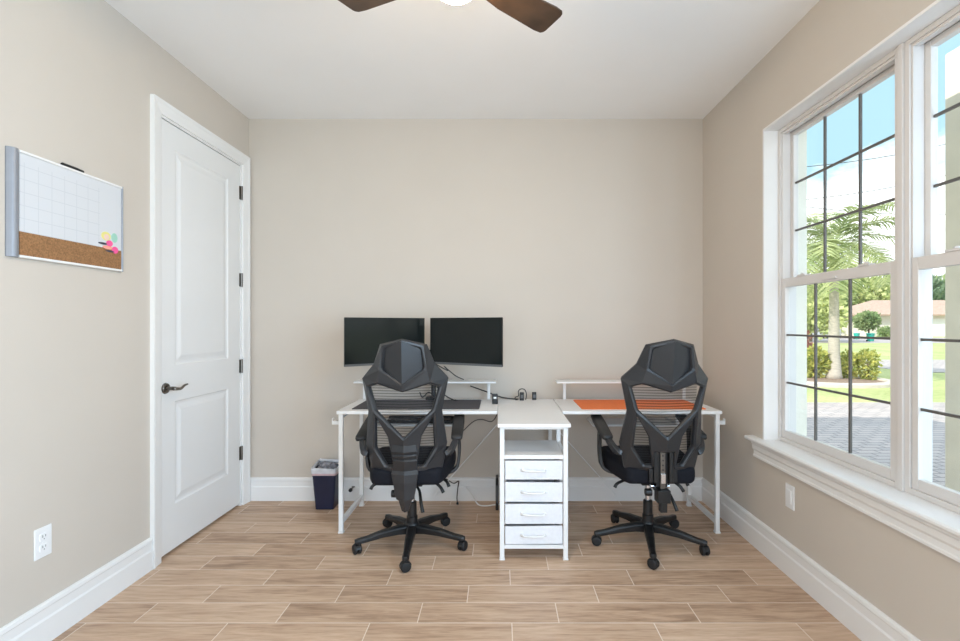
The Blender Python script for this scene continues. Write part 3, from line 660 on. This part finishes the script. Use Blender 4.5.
# ------------------------------------------------------------------ office chairs
def back_point(x, z, off=0.):
    """surface of the moulded back: ridge at x=0 nearest the viewer, wings wrapping forward"""
    t = min(1., max(0., (1.2-z)/.7))
    y = -.345+.085*t - .02*math.sin(PI*t)
    w_ = abs(x)/.22
    y += .070*(.45*w_+.55*w_*w_)
    return Vector((x, y-off, z))
def chair(label, loc, yaw, base0, cover, wf=1.03, lean=0.):
    root = thing('office_chair', label, 'office chair', loc, yaw)
    # --- five-star base
    b = MB()
    for k in range(5):
        a = R(base0+72*k)-yaw
        rot = Matrix.Rotation(a, 4, 'Z')
        secs = []
        for r_, hw, za, zb in ((.022, .026, .072, .122), (.08, .024, .076, .120), (.17, .021, .072, .108), (.255, .017, .060, .088), (.30, .018, .056, .082), (.318, .012, .058, .078)):
            secs.append([rot @ Vector((r_, u, w_)) for u, w_ in ((-hw, za), (-hw, zb-.010), (-hw*.6, zb), (hw*.6, zb), (hw, zb-.010), (hw, za), (hw*.5, za-.002), (-hw*.5, za-.002))])
        b.loft(secs)
    b.lathe([(.036, .068), (.040, .085), (.040, .122), (.034, .132)], 24)
    b.build('base', M['plastic_black'], root, bevel=.003)
    random.seed(int(base0)+7)
    for k in range(5):
        a = R(base0+72*k)-yaw
        c = Vector((.305*math.cos(a), .305*math.sin(a), 0)); sw = random.uniform(0, PI)
        rot = Matrix.Translation(c) @ Matrix.Rotation(sw, 4, 'Z')
        m = MB().cyl(c+Vector((0,0,.045)), c+Vector((0,0,.062)), .010, n=12)
        hood = [(.030*math.cos(R(t)), .027+.030*math.sin(R(t))) for t in range(10, 171, 20)]
        hood_i = [(.0285*math.cos(R(t)), .027+.0285*math.sin(R(t))) for t in range(170, 9, -20)]
        m.loft([[rot @ Vector((u, yy, w_)) for u, w_ in hood+hood_i] for yy in (-.012, .012)])
        cs = m.build('caster', M['plastic_black'], root)
        for s in (-1, 1):
            q = MB()
            pr = [(.012, .001), (.024, .001), (.0275, .005), (.0275, .012), (.024, .018), (.012, .020)]
            rr = [[rot @ Vector((r_*math.cos(2*PI*i/22), s*(.002+d), .0275+r_*math.sin(2*PI*i/22))) for i in range(22)] for r_, d in pr]
            q.loft(rr).build('wheel', M['rubber'], cs, smooth=False)
    # --- gas lift
    MB().lathe([(.033, .120), (.031, .165), (.027, .168), (.026, .245), (.020, .250)], 24).build('gas_lift_cover', M['plastic_black'], root)
    MB().lathe([(.015, .245), (.015, .375)], 20).build('piston', M['chrome'], root, smooth=False)
    # --- mechanism
    m = MB().box(-.075, .075, -.13, .12, .372, .405).box(-.11, .11, -.09, -.05, .385, .408).box(-.11, .11, .07, .11, .385, .408)
    m.box(-.035, .035, -.235, -.12, .372, .392)
    m.build('tilt_mechanism', M['plastic_black'], root, bevel=.006)
    MB().cyl((-.045, -.20, .362), (-.080, -.20, .362), .021, .019, 18).build('tension_knob', M['plastic_black'], root, bevel=.003)
    for pts in ([(.03, -.10, .378), (.06, -.14, .355), (.075, -.19, .31), (.088, -.215, .265)], [(.06, .0, .385), (.13, -.03, .365), (.165, -.05, .345), (.185, -.06, .315)], [(-.08, -.03, .39), (-.19, -.08, .375), (-.215, -.09, .350)], [(.10, .03, .39), (.19, -.03, .378), (.215, -.05, .345)]):
        MB().tube(smooth_path(pts, 4), .0065, 10, .010).build('lever', M['plastic_black'], root, smooth=True)
    # --- seat cushion
    secs = []
    for y, hw, za, zb, rr in ((-.235, .150, .428, .470, .018), (-.228, .178, .412, .488, .03), (-.19, .198, .405, .500, .036), (-.08, .222, .402, .506, .04), (.06, .242, .400, .508, .04), (.17, .246, .402, .510, .045), (.225, .232, .410, .500, .043), (.245, .205, .425, .478, .025)):
        cz = (za+zb)/2; secs.append([(u, y, cz+w_+(.014*(u/hw)**2 if w_ > 0 else 0)) for u, w_ in rrect(hw, (zb-za)/2, rr, 5)])
    MB().loft(secs).build('seat', M['fabric_seat'], root, smooth=True, sub=1)
    # --- moulded back frame: half control net, mirrored
    P = {'T0': (0, 1.196), 'K0': (0, 1.180), 'T1': (.120, 1.164), 'K1': (.100, 1.152), 'S0': (.157, 1.063), 'J': (.112, 1.036), 'I': (0, .963),
         'S1': (.224, .985), 'H0': (0, .918), 'H1': (.136, .960), 'H2': (.186, .942), 'H3': (.152, .818), 'H4': (0, .676), 'W': (.192, .812),
         'Q0': (.150, .790), 'Q1': (.088, .680), 'C1': (.052, .595), 'C0': (0, .595), 'Q2': (.060, .515), 'Q3': (.098, .515), 'Q4': (.158, .612), 'L1': (.214, .630),
         'L2': (.188, .490), 'B': (.052, .492), 'D0': (0, .585)}
    ridge = {'T0': .002, 'K0': .022, 'K1': .014, 'J': .014, 'I': .018, 'T1': -.026, 'S0': -.030, 'S1': -.034, 'H0': .010, 'H1': .010, 'H2': .004, 'H3': .006, 'H4': .012, 'W': -.024, 'Q0': .004, 'Q1': -.004, 'Q3': .004, 'L1': -.030, 'L2': -.018, 'C0': .008, 'C1': .0}
    F = [('T0', 'K0', 'K1', 'T1'), ('T1', 'K1', 'J', 'S0'), ('J', 'I', 'H0', 'H1'), ('S0', 'J', 'H1', 'S1'), ('S1', 'H1', 'H2'), ('S1', 'H2', 'H3', 'W'), ('W', 'H3', 'Q0'), ('H3', 'H4', 'Q1', 'Q0'),
         ('H4', 'C0', 'C1', 'Q1'), ('W', 'Q0', 'Q4', 'L1'), ('L1', 'Q4', 'Q3', 'L2'), ('L2', 'Q3', 'Q2', 'B'), ('Q2', 'Q1', 'C1')]
    fm = MB(); idx = {}
    for s in (1, -1):
        for k, (x, z) in P.items():
            if x == 0 and s == -1: idx[(k, -1)] = idx[(k, 1)]; continue
            p = back_point(x, z, ridge.get(k, 0)+lean*(z-.4)/.8); p.x *= s*wf; idx[(k, s)] = len(fm.v); fm.v.append(p)
    used = set()
    for s in (1, -1):
        for q in F:
            fm.f.append(tuple(idx[(k, s)] for k in (q if s == 1 else q[::-1])))
    used = sorted({i for q in fm.f for i in q}); rm = {o_: n_ for n_, o_ in enumerate(used)}
    fm.v = [fm.v[i] for i in used]; fm.f = [tuple(rm[i] for i in q) for q in fm.f]
    fo = fm.build('back_frame', M['plastic_dark'], root)
    md = fo.modifiers.new('solid', 'SOLIDIFY'); md.thickness = .030; md.offset = -1
    md = fo.modifiers.new('bevel', 'BEVEL'); md.width = .013; md.segments = 1; md.limit_method = 'ANGLE'; md.angle_limit = R(50)
    # headrest shell plate, folded down the middle
    sh = MB()
    for s in (1, -1):
        vs = []
        for nm, ins, of in (('K0', 0, .004), ('K1', 0, -.012), ('J', 0, -.012), ('I', 0, .000)):
            x, z = P[nm]; p = back_point(x*.985, z, of+lean*(z-.4)/.8); p.x *= s*wf; vs.append(p)
        vs[0] = back_point(0, P['K0'][1], .020+lean*.95); vs[3] = back_point(0, P['I'][1], .010+lean*.7)
        nn = (vs[1]-vs[0]).cross(vs[3]-vs[0])          # keep each half of the shell flat
        vs[2].y = vs[0].y-((vs[2].x-vs[0].x)*nn.x+(vs[2].z-vs[0].z)*nn.z)/nn.y
        sh.add(vs, [(0,1,2,3) if s == 1 else (3,2,1,0)])
    so = sh.build('headrest_shell', M['plastic_dark'], root)
    bmx = bmesh.new(); bmx.from_mesh(so.data); bmesh.ops.remove_doubles(bmx, verts=bmx.verts, dist=.0005); bmesh.ops.recalc_face_normals(bmx, faces=bmx.faces); bmx.to_mesh(so.data); bmx.free()
    md = so.modifiers.new('solid', 'SOLIDIFY'); md.thickness = .012; md.offset = 0
    # cushion on the front of the headrest
    secs = []
    for z, hw in ((1.03, .09), (1.05, .112), (1.12, .105), (1.15, .085), (1.16, .06)):
        secs.append([back_point(u, z)+Vector((0, .055+(.022*math.cos(math.asin(max(-1, min(1, u/hw)))) if f else -.018), 0)) for f, u in [(1, hw*(-1+2*i/8)) for i in range(9)]+[(0, hw*(1-2*i/8)) for i in range(9)]])
    MB().loft(secs).build('headrest_cushion', M['fabric_seat'], root, smooth=True)
    # mesh panel stretched in front of the frame
    mp = MB(); vs = []; fs = []; NX, NZ = 12, 14
    for j in range(NZ+1):
        z = .50+(.99-.50)*j/NZ
        hw = .185 if z < .9 else .185+.0*(z-.9)
        for i in range(NX+1):
            x = hw*(-1+2*i/NX); vs.append(back_point(x, z)+Vector((0, .062-.02*(x/hw)**2, 0)))
    for j in range(NZ):
        for i in range(NX): fs.append((j*(NX+1)+i, j*(NX+1)+i+1, (j+1)*(NX+1)+i+1, (j+1)*(NX+1)+i))
    mp.add(vs, fs).build('mesh_panel', M['mesh_fabric'], root, smooth=True)
    # --- spine below the V: plastic cover on one chair, bare bracket on the other
    def sect(z, hw, off, dep=.035):
        yb = back_point(0, max(z, .5)).y-off
        if z < .5: yb = back_point(0, .5).y-off+(.5-z)*.02
        return [(-hw, yb+.016, z), (-hw*.45, yb+.004, z), (0, yb-.006, z), (hw*.45, yb+.004, z), (hw, yb+.016, z), (hw, yb+dep, z), (-hw, yb+dep, z)]
    if cover:
        secs = [sect(.640, .062, .004), sect(.604, .066, .012), sect(.588, .064, .004), sect(.582, .064, .012), sect(.562, .062, .006), sect(.556, .062, .014), sect(.530, .062, .010), sect(.500, .066, .006), sect(.484, .070, .016), sect(.440, .062, .016), sect(.395, .055, .012), sect(.350, .046, .010), sect(.342, .034, .010), sect(.318, .028, .006), sect(.285, .018, .004, .022)]
        MB().loft(secs).build('spine_cover', M['plastic_dark'], root, bevel=.002)
        y5 = back_point(0, .5).y
        MB().box(-.03, .03, y5+.02, -.12, .374, .392).box(-.03, .03, y5+.02, y5+.035, .374, .60).build('back_bracket', M['plastic_black'], root, bevel=.003)
    else:
        y5 = back_point(0, .5).y
        q = MB().box(-.052, -.030, y5-.004, y5+.035, .43, .612).box(.030, .052, y5-.004, y5+.035, .43, .612).box(-.030, .030, y5+.022, y5+.035, .40, .612)
        q.box(-.034, .034, y5-.012, y5+.05, .325, .392).box(-.018, .018, y5-.006, y5+.03, .275, .325).box(-.03, .03, y5+.04, -.12, .374, .392)
        q.box(-.075, -.052, y5+.005, y5+.03, .43, .50).box(.052, .075, y5+.005, y5+.03, .43, .50)
        q.build('back_bracket', M['plastic_black'], root, bevel=.003)
        s = MB().box(-.013, .013, y5+.012, y5+.022, .395, .600)
        so = s.build('adjuster_strip', M['pewter'], root, bevel=.001)
        MB().box(-.012, .012, y5+.004, y5+.0125, .425, .475).build('bright_clip', M['chrome'], root, bevel=.001)
        hs = MB()
        for z in (.495, .52, .545, .57): hs.cyl((0, y5+.0105, z), (0, y5+.0122, z), .0045, n=10)
        hs.build('adjuster_hole', M['plastic_black'], so)
        MB().cyl((-.05, -.20, .395), (.05, -.20, .395), .012, n=14).build('pivot_pin', M['chrome'], root)
    # --- armrests
    for s in (-1, 1):
        secs = []
        for y, z, hw, hz_ in ((-.130, .636, .024, .010), (-.115, .640, .031, .015), (-.02, .657, .034, .017), (.10, .682, .035, .017), (.185, .700, .032, .015), (.205, .703, .022, .009)):
            secs.append([(s*.262+u, y, z+w_) for u, w_ in rrect(hw, hz_, min(hw, hz_)*.8, 4)])
        pd = MB().loft(secs).build('armrest', M['pad_black'], root, smooth=True)
        up = MB()
        P_ = [(s*.262, .06, .664), (s*.268, .06, .58), (s*.266, .055, .49), (s*.250, .045, .425), (s*.19, .03, .400), (s*.10, .03, .394)]
        sp_ = smooth_path(P_, 4); rings = []
        for i, p in enumerate(sp_):
            t = (sp_[min(i+1, len(sp_)-1)]-sp_[max(i-1, 0)]).normalized(); n = Vector((0, 1, 0)); b_ = t.cross(n).normalized()
            hw = .026 if i < 10 else .026-.006*min(1, (i-10)/6)
            rings.append([p+n*u*hw+b_*w_*.009 for u, w_ in ((-1, -1), (1, -1), (1, 1), (-1, 1))])
        up.loft(rings)
        up.build('arm_support', M['plastic_black'], root, bevel=.004)
        # rear link from pad to the back frame
        yb = back_point(.21, .60).y
        lkp = smooth_path([(s*.258, -.09, .636), (s*.252, -.13, .615), (s*.232, yb+.03, .585), (s*.205, yb+.02, .570)], 4); rings = []
        for i, p in enumerate(lkp):
            t = (lkp[min(i+1, len(lkp)-1)]-lkp[max(i-1, 0)]).normalized(); n = Vector((1, 0, 0)); n = (n-t*n.dot(t)).normalized(); b_ = t.cross(n).normalized()
            rings.append([p+n*u*.014+b_*w_*.018 for u, w_ in ((-1, -1), (1, -1), (1, 1), (-1, 1))])
        MB().loft(rings).build('arm_link', M['plastic_dark'], root, bevel=.004)
    return root
chair('black and grey office chair facing the monitors, spine covered by a plastic shell', (-.505, 2.758, 0), R(2), -86, True)
chair('black and grey office chair facing the orange mat, bare metal strip showing in its spine', (.856, 2.78, 0), R(.8), -102, False, 1.05, .05)

# ------------------------------------------------------------------ outdoors
GZ = -.15
struct(MB().box(XO+.015, 140, -60, 220, GZ-.32, GZ-.02).box(-120, XO+.015, 5.2, 220, GZ-.32, GZ-.02).build('lawn', M['grass']))
struct(MB().box(XO+.02, 16, -12, 8.75, GZ-.2, GZ).build('driveway', M['paver']))
struct(MB().box(12.6, 40, 14.4, 19.6, GZ-.2, GZ-.005).build('sidewalk', M['paver']))
struct(MB().box(-60, 130, 38, 54, GZ-.2, GZ-.01).build('road', M['road']))
struct(MB().box(2.944, 3.42, 2.72, 3.18, GZ, 3.05).build('porch_column', M['stucco'], bevel=.01))
# planting bed
bc = Vector((8.22, 11.95, GZ-.02)); bxr, byr = 1.24, 1.0
fb = thing('flower_bed', 'oval flower bed with a pale concrete edging on the lawn', 'flower bed', tuple(bc))
def oval(prof, n=48): return [[(bxr*k*math.cos(2*PI*i/n), byr*k*math.sin(2*PI*i/n), z) for i in range(n)] for k, z in prof]
MB().loft(oval([(1.12, -.06), (1.12, .07), (1.09, .10), (.97, .10), (.95, .07), (.95, -.06)]), cap=False).build('edging', M['curb'], fb)
MB().loft(oval([(.95, -.05), (.95, .05), (.6, .075), (.3, .085), (.01, .09)])).build('mulch', M['mulch'], fb)

def leaves(m, c, rad, n, size, rnd, shell=.55, fold=True):
    """n folded leaf quads filling an ellipsoid"""
    c = Vector(c)
    for _ in range(n):
        while True:
            d = Vector((rnd.uniform(-1, 1), rnd.uniform(-1, 1), rnd.uniform(-1, 1)))
            if shell < d.length <= 1: break
        lump = 1+.22*noise.noise(d*2.2+c)
        p = c+Vector((d.x*rad[0], d.y*rad[1], d.z*rad[2]))*lump
        u = (d+Vector((rnd.uniform(-.8, .8), rnd.uniform(-.8, .8), rnd.uniform(-.5, .9)))).normalized()
        v = u.orthogonal().normalized(); v = Matrix.Rotation(rnd.uniform(0, 6.28), 3, u) @ v
        L = size*rnd.uniform(.7, 1.3); W = L*.34
        t = u.cross(v).normalized()*.12*L
        m.add([p, p+u*L*.5+v*W+t, p+u*L, p+u*L*.5-v*W+t], [(0, 1, 2), (0, 2, 3)])
def shrub(name, label, x, y, z, rad, mat, n, size, seed, group=None):
    r = thing(name, label, 'shrub', (x, y, z), group=group); rnd = random.Random(seed)
    m = MB(); leaves(m, (0, 0, rad[2]), rad, n, size, rnd, .25); m.build('foliage', M[mat], r)
    st = MB()
    for k in range(6):
        a = rnd.uniform(0, 6.28); st.tube([(0, 0, 0), (rad[0]*.3*math.cos(a), rad[1]*.3*math.sin(a), rad[2]*.6), (rad[0]*.6*math.cos(a), rad[1]*.6*math.sin(a), rad[2]*1.3)], .015, 6, .006)
    st.build('stem', M['bark'], r); return r
shrub('croton_shrub', 'yellow-green leafy shrub on the near side of the palm trunk', 8.08, 12.30, -.10, (.27, .30, .40), 'leaf_yellow', 620, .11, 3)
shrub('croton_shrub', 'yellow-green leafy shrub in the bed just beyond the palm trunk', 8.93, 12.30, -.10, (.19, .25, .34), 'leaf_yellow', 420, .10, 4)
shrub('croton_shrub', 'yellow-green leafy shrub at the outer end of the flower bed', 9.30, 12.15, -.10, (.22, .26, .37), 'leaf_yellow', 480, .10, 5)
shrub('red_leaf_plant', 'reddish leaved plant behind the yellow-green shrubs', 9.42, 14.8, -.17, (.14, .16, .6), 'leaf_red', 160, .16, 6)

# palm: ringed trunk, crown shaft, arching pinnate fronds
def palm(x, y, z, label):
    r = thing('palm_tree', label, 'palm tree', (x, y, z)); rnd = random.Random(11)
    prof = [(.19, 0), (.165, .12), (.14, .45)]
    for k in range(14): prof += [(.135-.003*k, .5+k*.15), (.128-.003*k, .63+k*.15)]
    MB().lathe(prof, 20).build('trunk', M['trunk'], r, smooth=True)
    MB().lathe([(.085, 2.58), (.105, 2.75), (.085, 3.15), (.045, 3.45)], 16).build('crown_shaft', M['leaf_palm'], r, smooth=True)
    nf = 30
    for k in range(nf):
        az = 2*PI*k/nf*2.618+rnd.uniform(-.15, .15); lift = [1.15, .75, .35, .05, -.2][k % 5]+rnd.uniform(-.1, .1); L = rnd.uniform(1.55, 1.95)
        dv = Vector((math.cos(az), math.sin(az), 0)); pts = []; a = lift; p = Vector((0, 0, 3.42))
        for i in range(15):
            pts.append(p.copy()); p = p+(dv*math.cos(a)+Vector((0, 0, math.sin(a))))*(L/14); a -= 1.55/14*(.6+i*.06)
        m = MB().tube(pts, .016, 5, .004)
        sd = dv.cross(Vector((0, 0, 1))).normalized()
        for i in range(2, 15):
            for q in (0, .5):
                if i == 14 and q: continue
                base = pts[i].lerp(pts[min(i+1, 14)], q); t = (pts[min(i+1, 14)]-pts[i-1]).normalized()
                ln = .52*math.sin(PI*(i+q+1)/17)**.6+.08
                for s_ in (-1, 1):
                    dr_ = (sd*s_*.85+t*.55+Vector((0, 0, rnd.uniform(-.1, .25)))).normalized(); w_ = t*.020
                    mid = base+dr_*ln*.5+Vector((0, 0, -.02)); tip = base+dr_*ln+Vector((0, 0, -.14*ln/.5))
                    m.add([base-w_, base+w_, mid+w_*1.1, mid-w_*1.1, tip], [(0, 1, 2, 3), (3, 2, 4)])
        m.build('frond', M['leaf_palm'], r)
    return r
palm(8.42, 12.10, -.10, 'palm tree with a pale trunk rising from the oval flower bed')

def tree(label, x, y, h, rad, mat, n, size, seed, trunk=.16):
    r = thing('tree', label, 'tree', (x, y, GZ-.02)); rnd = random.Random(seed)
    m = MB(); cz = h-rad*.85
    leaves(m, (0, 0, cz), (rad, rad, rad*.9), n, size, rnd, .5)
    for k in range(5):
        a = rnd.uniform(0, 6.28); e = rad*rnd.uniform(.5, .8)
        leaves(m, (e*math.cos(a), e*math.sin(a), cz-rad*rnd.uniform(-.2, .5)), (rad*.6,)*3, n//4, size, rnd, .5)
    m.build('crown', M[mat], r)
    t = MB().tube([(0, 0, 0), (.05, .05, cz*.5), (.0, .0, cz)], trunk, 10, trunk*.5)
    for k in range(4):
        a = 1.57*k+.4; t.tube([(0, 0, cz*.6), (rad*.3*math.cos(a), rad*.3*math.sin(a), cz*.9), (rad*.6*math.cos(a), rad*.6*math.sin(a), cz*1.15)], trunk*.5, 6, trunk*.15)
    t.build('trunk', M['bark'], r)
    return r
tree('sunlit yellow-green tree across the street, nearest the window jamb', 26.5, 41, 5.0, 2.4, 'leaf_light', 900, .45, 21)
tree('leafy green tree behind the palm trunk across the street', 38.5, 63, 7.2, 3.0, 'leaf_green', 1000, .6, 22)
tree('light green tree farther back behind the parked cars', 40.5, 71, 8.0, 3.4, 'leaf_light', 1100, .7, 23)
tree('mid green tree behind the dark bush', 52, 79, 8.8, 4.0, 'leaf_green', 1100, .75, 24)
tree('tall yellow-green tree behind the low end of the house roof', 59.5, 78, 9.6, 4.4, 'leaf_light', 1200, .8, 25)
tree('tall dark green tree behind the middle of the house roof', 67.5, 80, 9.8, 4.4, 'leaf_dark', 1200, .8, 26)
tree('broad green tree behind the far end of the house', 76, 82, 9.4, 4.4, 'leaf_green', 1200, .8, 27)
tree('dark tree at the back of the line beside the window jamb', 52, 92, 10.5, 5.5, 'leaf_dark', 1100, .85, 28)
tree('hazy green tree at the very back between the palm and the house', 66, 97, 11.6, 6.0, 'leaf_green', 1200, .95, 29)
tree('green tree seen past the porch column', 90, 94, 11, 6.0, 'leaf_green', 1200, .9, 30)
tree('small round-headed fan palm shaped tree before the house', 38.4, 50, 2.7, .9, 'leaf_green', 600, .34, 31, .10)
shrub('hedge_bush', 'dark round bush between the cars and the house', 35.4, 52.5, -.17, (.75, .75, .78), 'leaf_dark', 500, .3, 32)
shrub('hedge_bush', 'low green bush in front of the house wall', 46.3, 57.4, -.17, (1.0, .7, .55), 'leaf_green', 450, .3, 33)

# house across the street
hs = thing('house', 'low house with a brown tiled hip roof across the street', 'house', (54, 62, GZ-.02))
MB().box(-8.5, 9, -2.6, 5, 0, 2.75).build('wall', M['house_wall'], hs)
z0, z1 = 2.75, 4.7
MB().add([(-9.3, -3.4, z0), (9.8, -3.4, z0), (9.8, 5.8, z0), (-9.3, 5.8, z0), (-5.0, 1.2, z1), (5.6, 1.2, z1), (-9.3, -3.4, z0-.18), (9.8, -3.4, z0-.18), (9.8, 5.8, z0-.18), (-9.3, 5.8, z0-.18)],
         [(0, 1, 5, 4), (1, 2, 5), (2, 3, 4, 5), (3, 0, 4), (6, 7, 1, 0), (7, 8, 2, 1), (8, 9, 3, 2), (9, 6, 0, 3), (9, 8, 7, 6)]).build('roof', M['house_roof'], hs)
gd2 = MB().box(-3.4, 1.4, -2.66, -2.6, 0, 2.2)
for k in range(3): gd2.box(-3.4, 1.4, -2.675, -2.66, .06+k*.55, .50+k*.55)
gd2.build('garage_door', M['garage'], hs)
wf = MB().box(3.0, 5.0, -2.68, -2.6, .9, 2.1).build('window', M['garage'], hs)
MB().box(3.1, 3.95, -2.70, -2.68, 1.0, 2.0).box(4.05, 4.9, -2.70, -2.68, 1.0, 2.0).build('pane', M['glass_dark'], wf)

# bins and cars in the street
def wheelie(x, y, label, s=1.):
    r = thing('wheeled_bin', label, 'wheeled bin', (x, y, GZ-.01), R(20))
    MB().loft([[(u*s, w_*s, z*s) for u, w_ in rrect(hx, hy, .05)] for hx, hy, z in ((.25, .27, .05), (.31, .34, .95))]).build('body', M['teal'], r)
    MB().loft([[(u*s, w_*s, z*s) for u, w_ in rrect(hx, hy, .05)] for hx, hy, z in ((.34, .38, .95), (.34, .38, 1.0), (.26, .30, 1.06))]).build('lid', M['teal'], r)
    for k in (-1, 1): MB().cyl((k*.22*s, .26*s, .10*s), (k*.29*s, .26*s, .10*s), .10*s, n=14).build('wheel', M['rubber'], r)
wheelie(31.8, 41.2, 'green wheeled bin standing alone at the far kerb', .68)
wheelie(35.3, 47.5, 'teal wheeled bin farther off, beside the dark bush', .6)
def car(x, y, rz, mat, label):
    r = thing('car', label, 'car', (x, y, GZ-.01), rz)
    side = [(-2.15, .35), (-2.2, .75), (-2.0, .95), (-1.35, 1.0), (-.75, 1.5), (1.1, 1.52), (1.75, 1.0), (2.1, .95), (2.2, .55), (2.1, .32)]
    MB().loft([[(u*f, y_, .3+(z-.3)*g_) for u, z in side] for y_, f, g_ in ((-.86, .97, .93), (-.80, 1, 1), (.80, 1, 1), (.86, .97, .93))]).build('body', mat, r, bevel=.03)
    gl_ = MB()
    for s_ in (-1, 1): gl_.prism([(-1.1, 1.04), (-.68, 1.38), (1.0, 1.40), (1.45, 1.04)], 'y', s_*.855, s_*.875)
    gl_.prism([(1.16, 1.47), (1.68, 1.05), (1.72, 1.07), (1.20, 1.50)], 'y', -.65, .65).build('window_glass', M['glass_dark'], r)
    for u in (-1.35, 1.35):
        for s_ in (-1, 1):
            w_ = MB().cyl((u, s_*.68, .32), (u, s_*.88, .32), .32, n=20).build('wheel', M['rubber'], r)
            MB().cyl((u, s_*.875, .32), (u, s_*.89, .32), .19, n=14).build('hubcap', M['silver'], w_)
car(33.0, 50.2, R(4), M['car_silver'], 'silver car parked across the street behind the palm trunk')
car(36.0, 56.5, R(-3), M['car_blue'], 'dark blue car parked behind the silver one')

# overhead wires
for k, (za, zb, xa, xb, lab) in enumerate(((8.05, 11.3, 12, 26, 'thin overhead wire crossing the sky, uppermost of three'), (6.6, 9.9, 12, 26, 'thin overhead wire crossing the sky, middle of three'), (6.6, 6.9, 12, 26, 'thin overhead wire crossing the sky, lowest of three just over the palm'))):
    pts = [(xa+(xb-xa)*i/12, 21+i*.12, za+(zb-za)*i/12-.5*math.sin(PI*i/12)) for i in range(13)]
    tag(MB().tube(pts, .014, 6).build('overhead_wire', M['cable_black'], loc=pts[0]), lab, 'wire')

# ------------------------------------------------------------------ sky
wd = bpy.data.worlds.new('sky'); scene.world = wd; wd.use_nodes = True
nt = wd.node_tree; nt.nodes.clear()
out = nt.nodes.new('ShaderNodeOutputWorld'); bg = nt.nodes.new('ShaderNodeBackground'); lk(nt, bg.outputs[0], out.inputs[0])
tc = nt.nodes.new('ShaderNodeTexCoord'); sp = nt.nodes.new('ShaderNodeSeparateXYZ'); lk(nt, tc.outputs['Generated'], sp.inputs[0])
n = nt.nodes.new('ShaderNodeTexNoise'); n.inputs['Scale'].default_value = 3.2; n.inputs['Detail'].default_value = 7; n.inputs['Roughness'].default_value = .6
mp = nt.nodes.new('ShaderNodeMapping'); mp.inputs['Scale'].default_value = (1, 1, 2.2); mp.inputs['Location'].default_value = (.3, .1, 0); lk(nt, tc.outputs['Generated'], mp.inputs[0]); lk(nt, mp.outputs[0], n.inputs['Vector'])
elev = math_node(nt, 'MULTIPLY', math_node(nt, 'SUBTRACT', .285, sp.outputs[2]), 2.6)
cl = math_node(nt, 'ADD', n.outputs['Fac'], elev)
r = nt.nodes.new('ShaderNodeValToRGB'); r.color_ramp.elements[0].position = .46; r.color_ramp.elements[0].color = (.42, .66, .79, 1)
r.color_ramp.elements[1].position = .60; r.color_ramp.elements[1].color = (1.35, 1.36, 1.38, 1)
lk(nt, cl, r.inputs[0])
gr = nt.nodes.new('ShaderNodeMix'); gr.data_type = 'RGBA'
lk(nt, math_node(nt, 'LESS_THAN', sp.outputs[2], -.02), gr.inputs[0]); lk(nt, r.outputs[0], gr.inputs[6]); gr.inputs[7].default_value = (.42, .43, .36, 1)
hz = nt.nodes.new('ShaderNodeMapRange'); hz.interpolation_type = 'SMOOTHSTEP'; hz.inputs[1].default_value = .37; hz.inputs[2].default_value = .62; lk(nt, sp.outputs[2], hz.inputs[0])
hm = nt.nodes.new('ShaderNodeMix'); hm.data_type = 'RGBA'; lk(nt, hz.outputs[0], hm.inputs[0]); lk(nt, gr.outputs[2], hm.inputs[6]); hm.inputs[7].default_value = (.95, 1.12, 1.32, 1)   # bright high haze overhead
lk(nt, hm.outputs[2], bg.inputs[0]); bg.inputs[1].default_value = 1.2

# ------------------------------------------------------------------ lights
def light(name, kind, energy, color, loc, rot=(0, 0, 0), **kw):
    d = bpy.data.lights.new(name, kind); d.energy = energy; d.color = color
    for k, v in kw.items(): setattr(d, k, v)
    o = bpy.data.objects.new(name, d); col.objects.link(o); o.location = loc; o.rotation_euler = rot; return o
sun_dir = Vector((3.9, 2.3, -3.25))
s_ = light('sun', 'SUN', 4.2, (1, .93, .82), (0, 0, 20)); s_.rotation_euler = sun_dir.to_track_quat('-Z', 'Y').to_euler(); s_.data.angle = R(.6)
# added fill lamp behind the camera, where the rear wall is left out
light('rear_fill_lamp', 'AREA', 34, (.66, .82, 1.0), (-.1, -1.0, 1.30), (R(84), 0, R(6)), shape='RECTANGLE', size=3.0, size_y=2.0)
light('fill_window_lamp', 'AREA', 98, (.53, .75, 1.0), (1.74, (V0+V1)/2-.05, 1.52), (R(86), 0, R(66)), shape='RECTANGLE', size=1.3, size_y=1.7)  # cool fill lamp outside the added window opening

# ------------------------------------------------------------------ camera
cd = bpy.data.cameras.new('camera'); cam = bpy.data.objects.new('camera', cd); col.objects.link(cam)
cam.location = (0, 0, 1.26); cam.rotation_euler = (R(90), 0, 0)
cd.sensor_fit = 'HORIZONTAL'; cd.sensor_width = 36; cd.lens = 18.0; cd.shift_x = -20/960; cd.shift_y = 4.5/960; cd.clip_start = .02; cd.clip_end = 500
scene.camera = cam
vs_ = scene.view_settings; vs_.view_transform = 'Standard'; vs_.look = 'None'; vs_.exposure = 0.28; vs_.gamma = 1.0; vs_.use_curve_mapping = False
scene.cycles.max_bounces = 10; scene.cycles.diffuse_bounces = 6; scene.cycles.transparent_max_bounces = 16; scene.cycles.sample_clamp_indirect = 6
scene.cycles.use_denoising = True
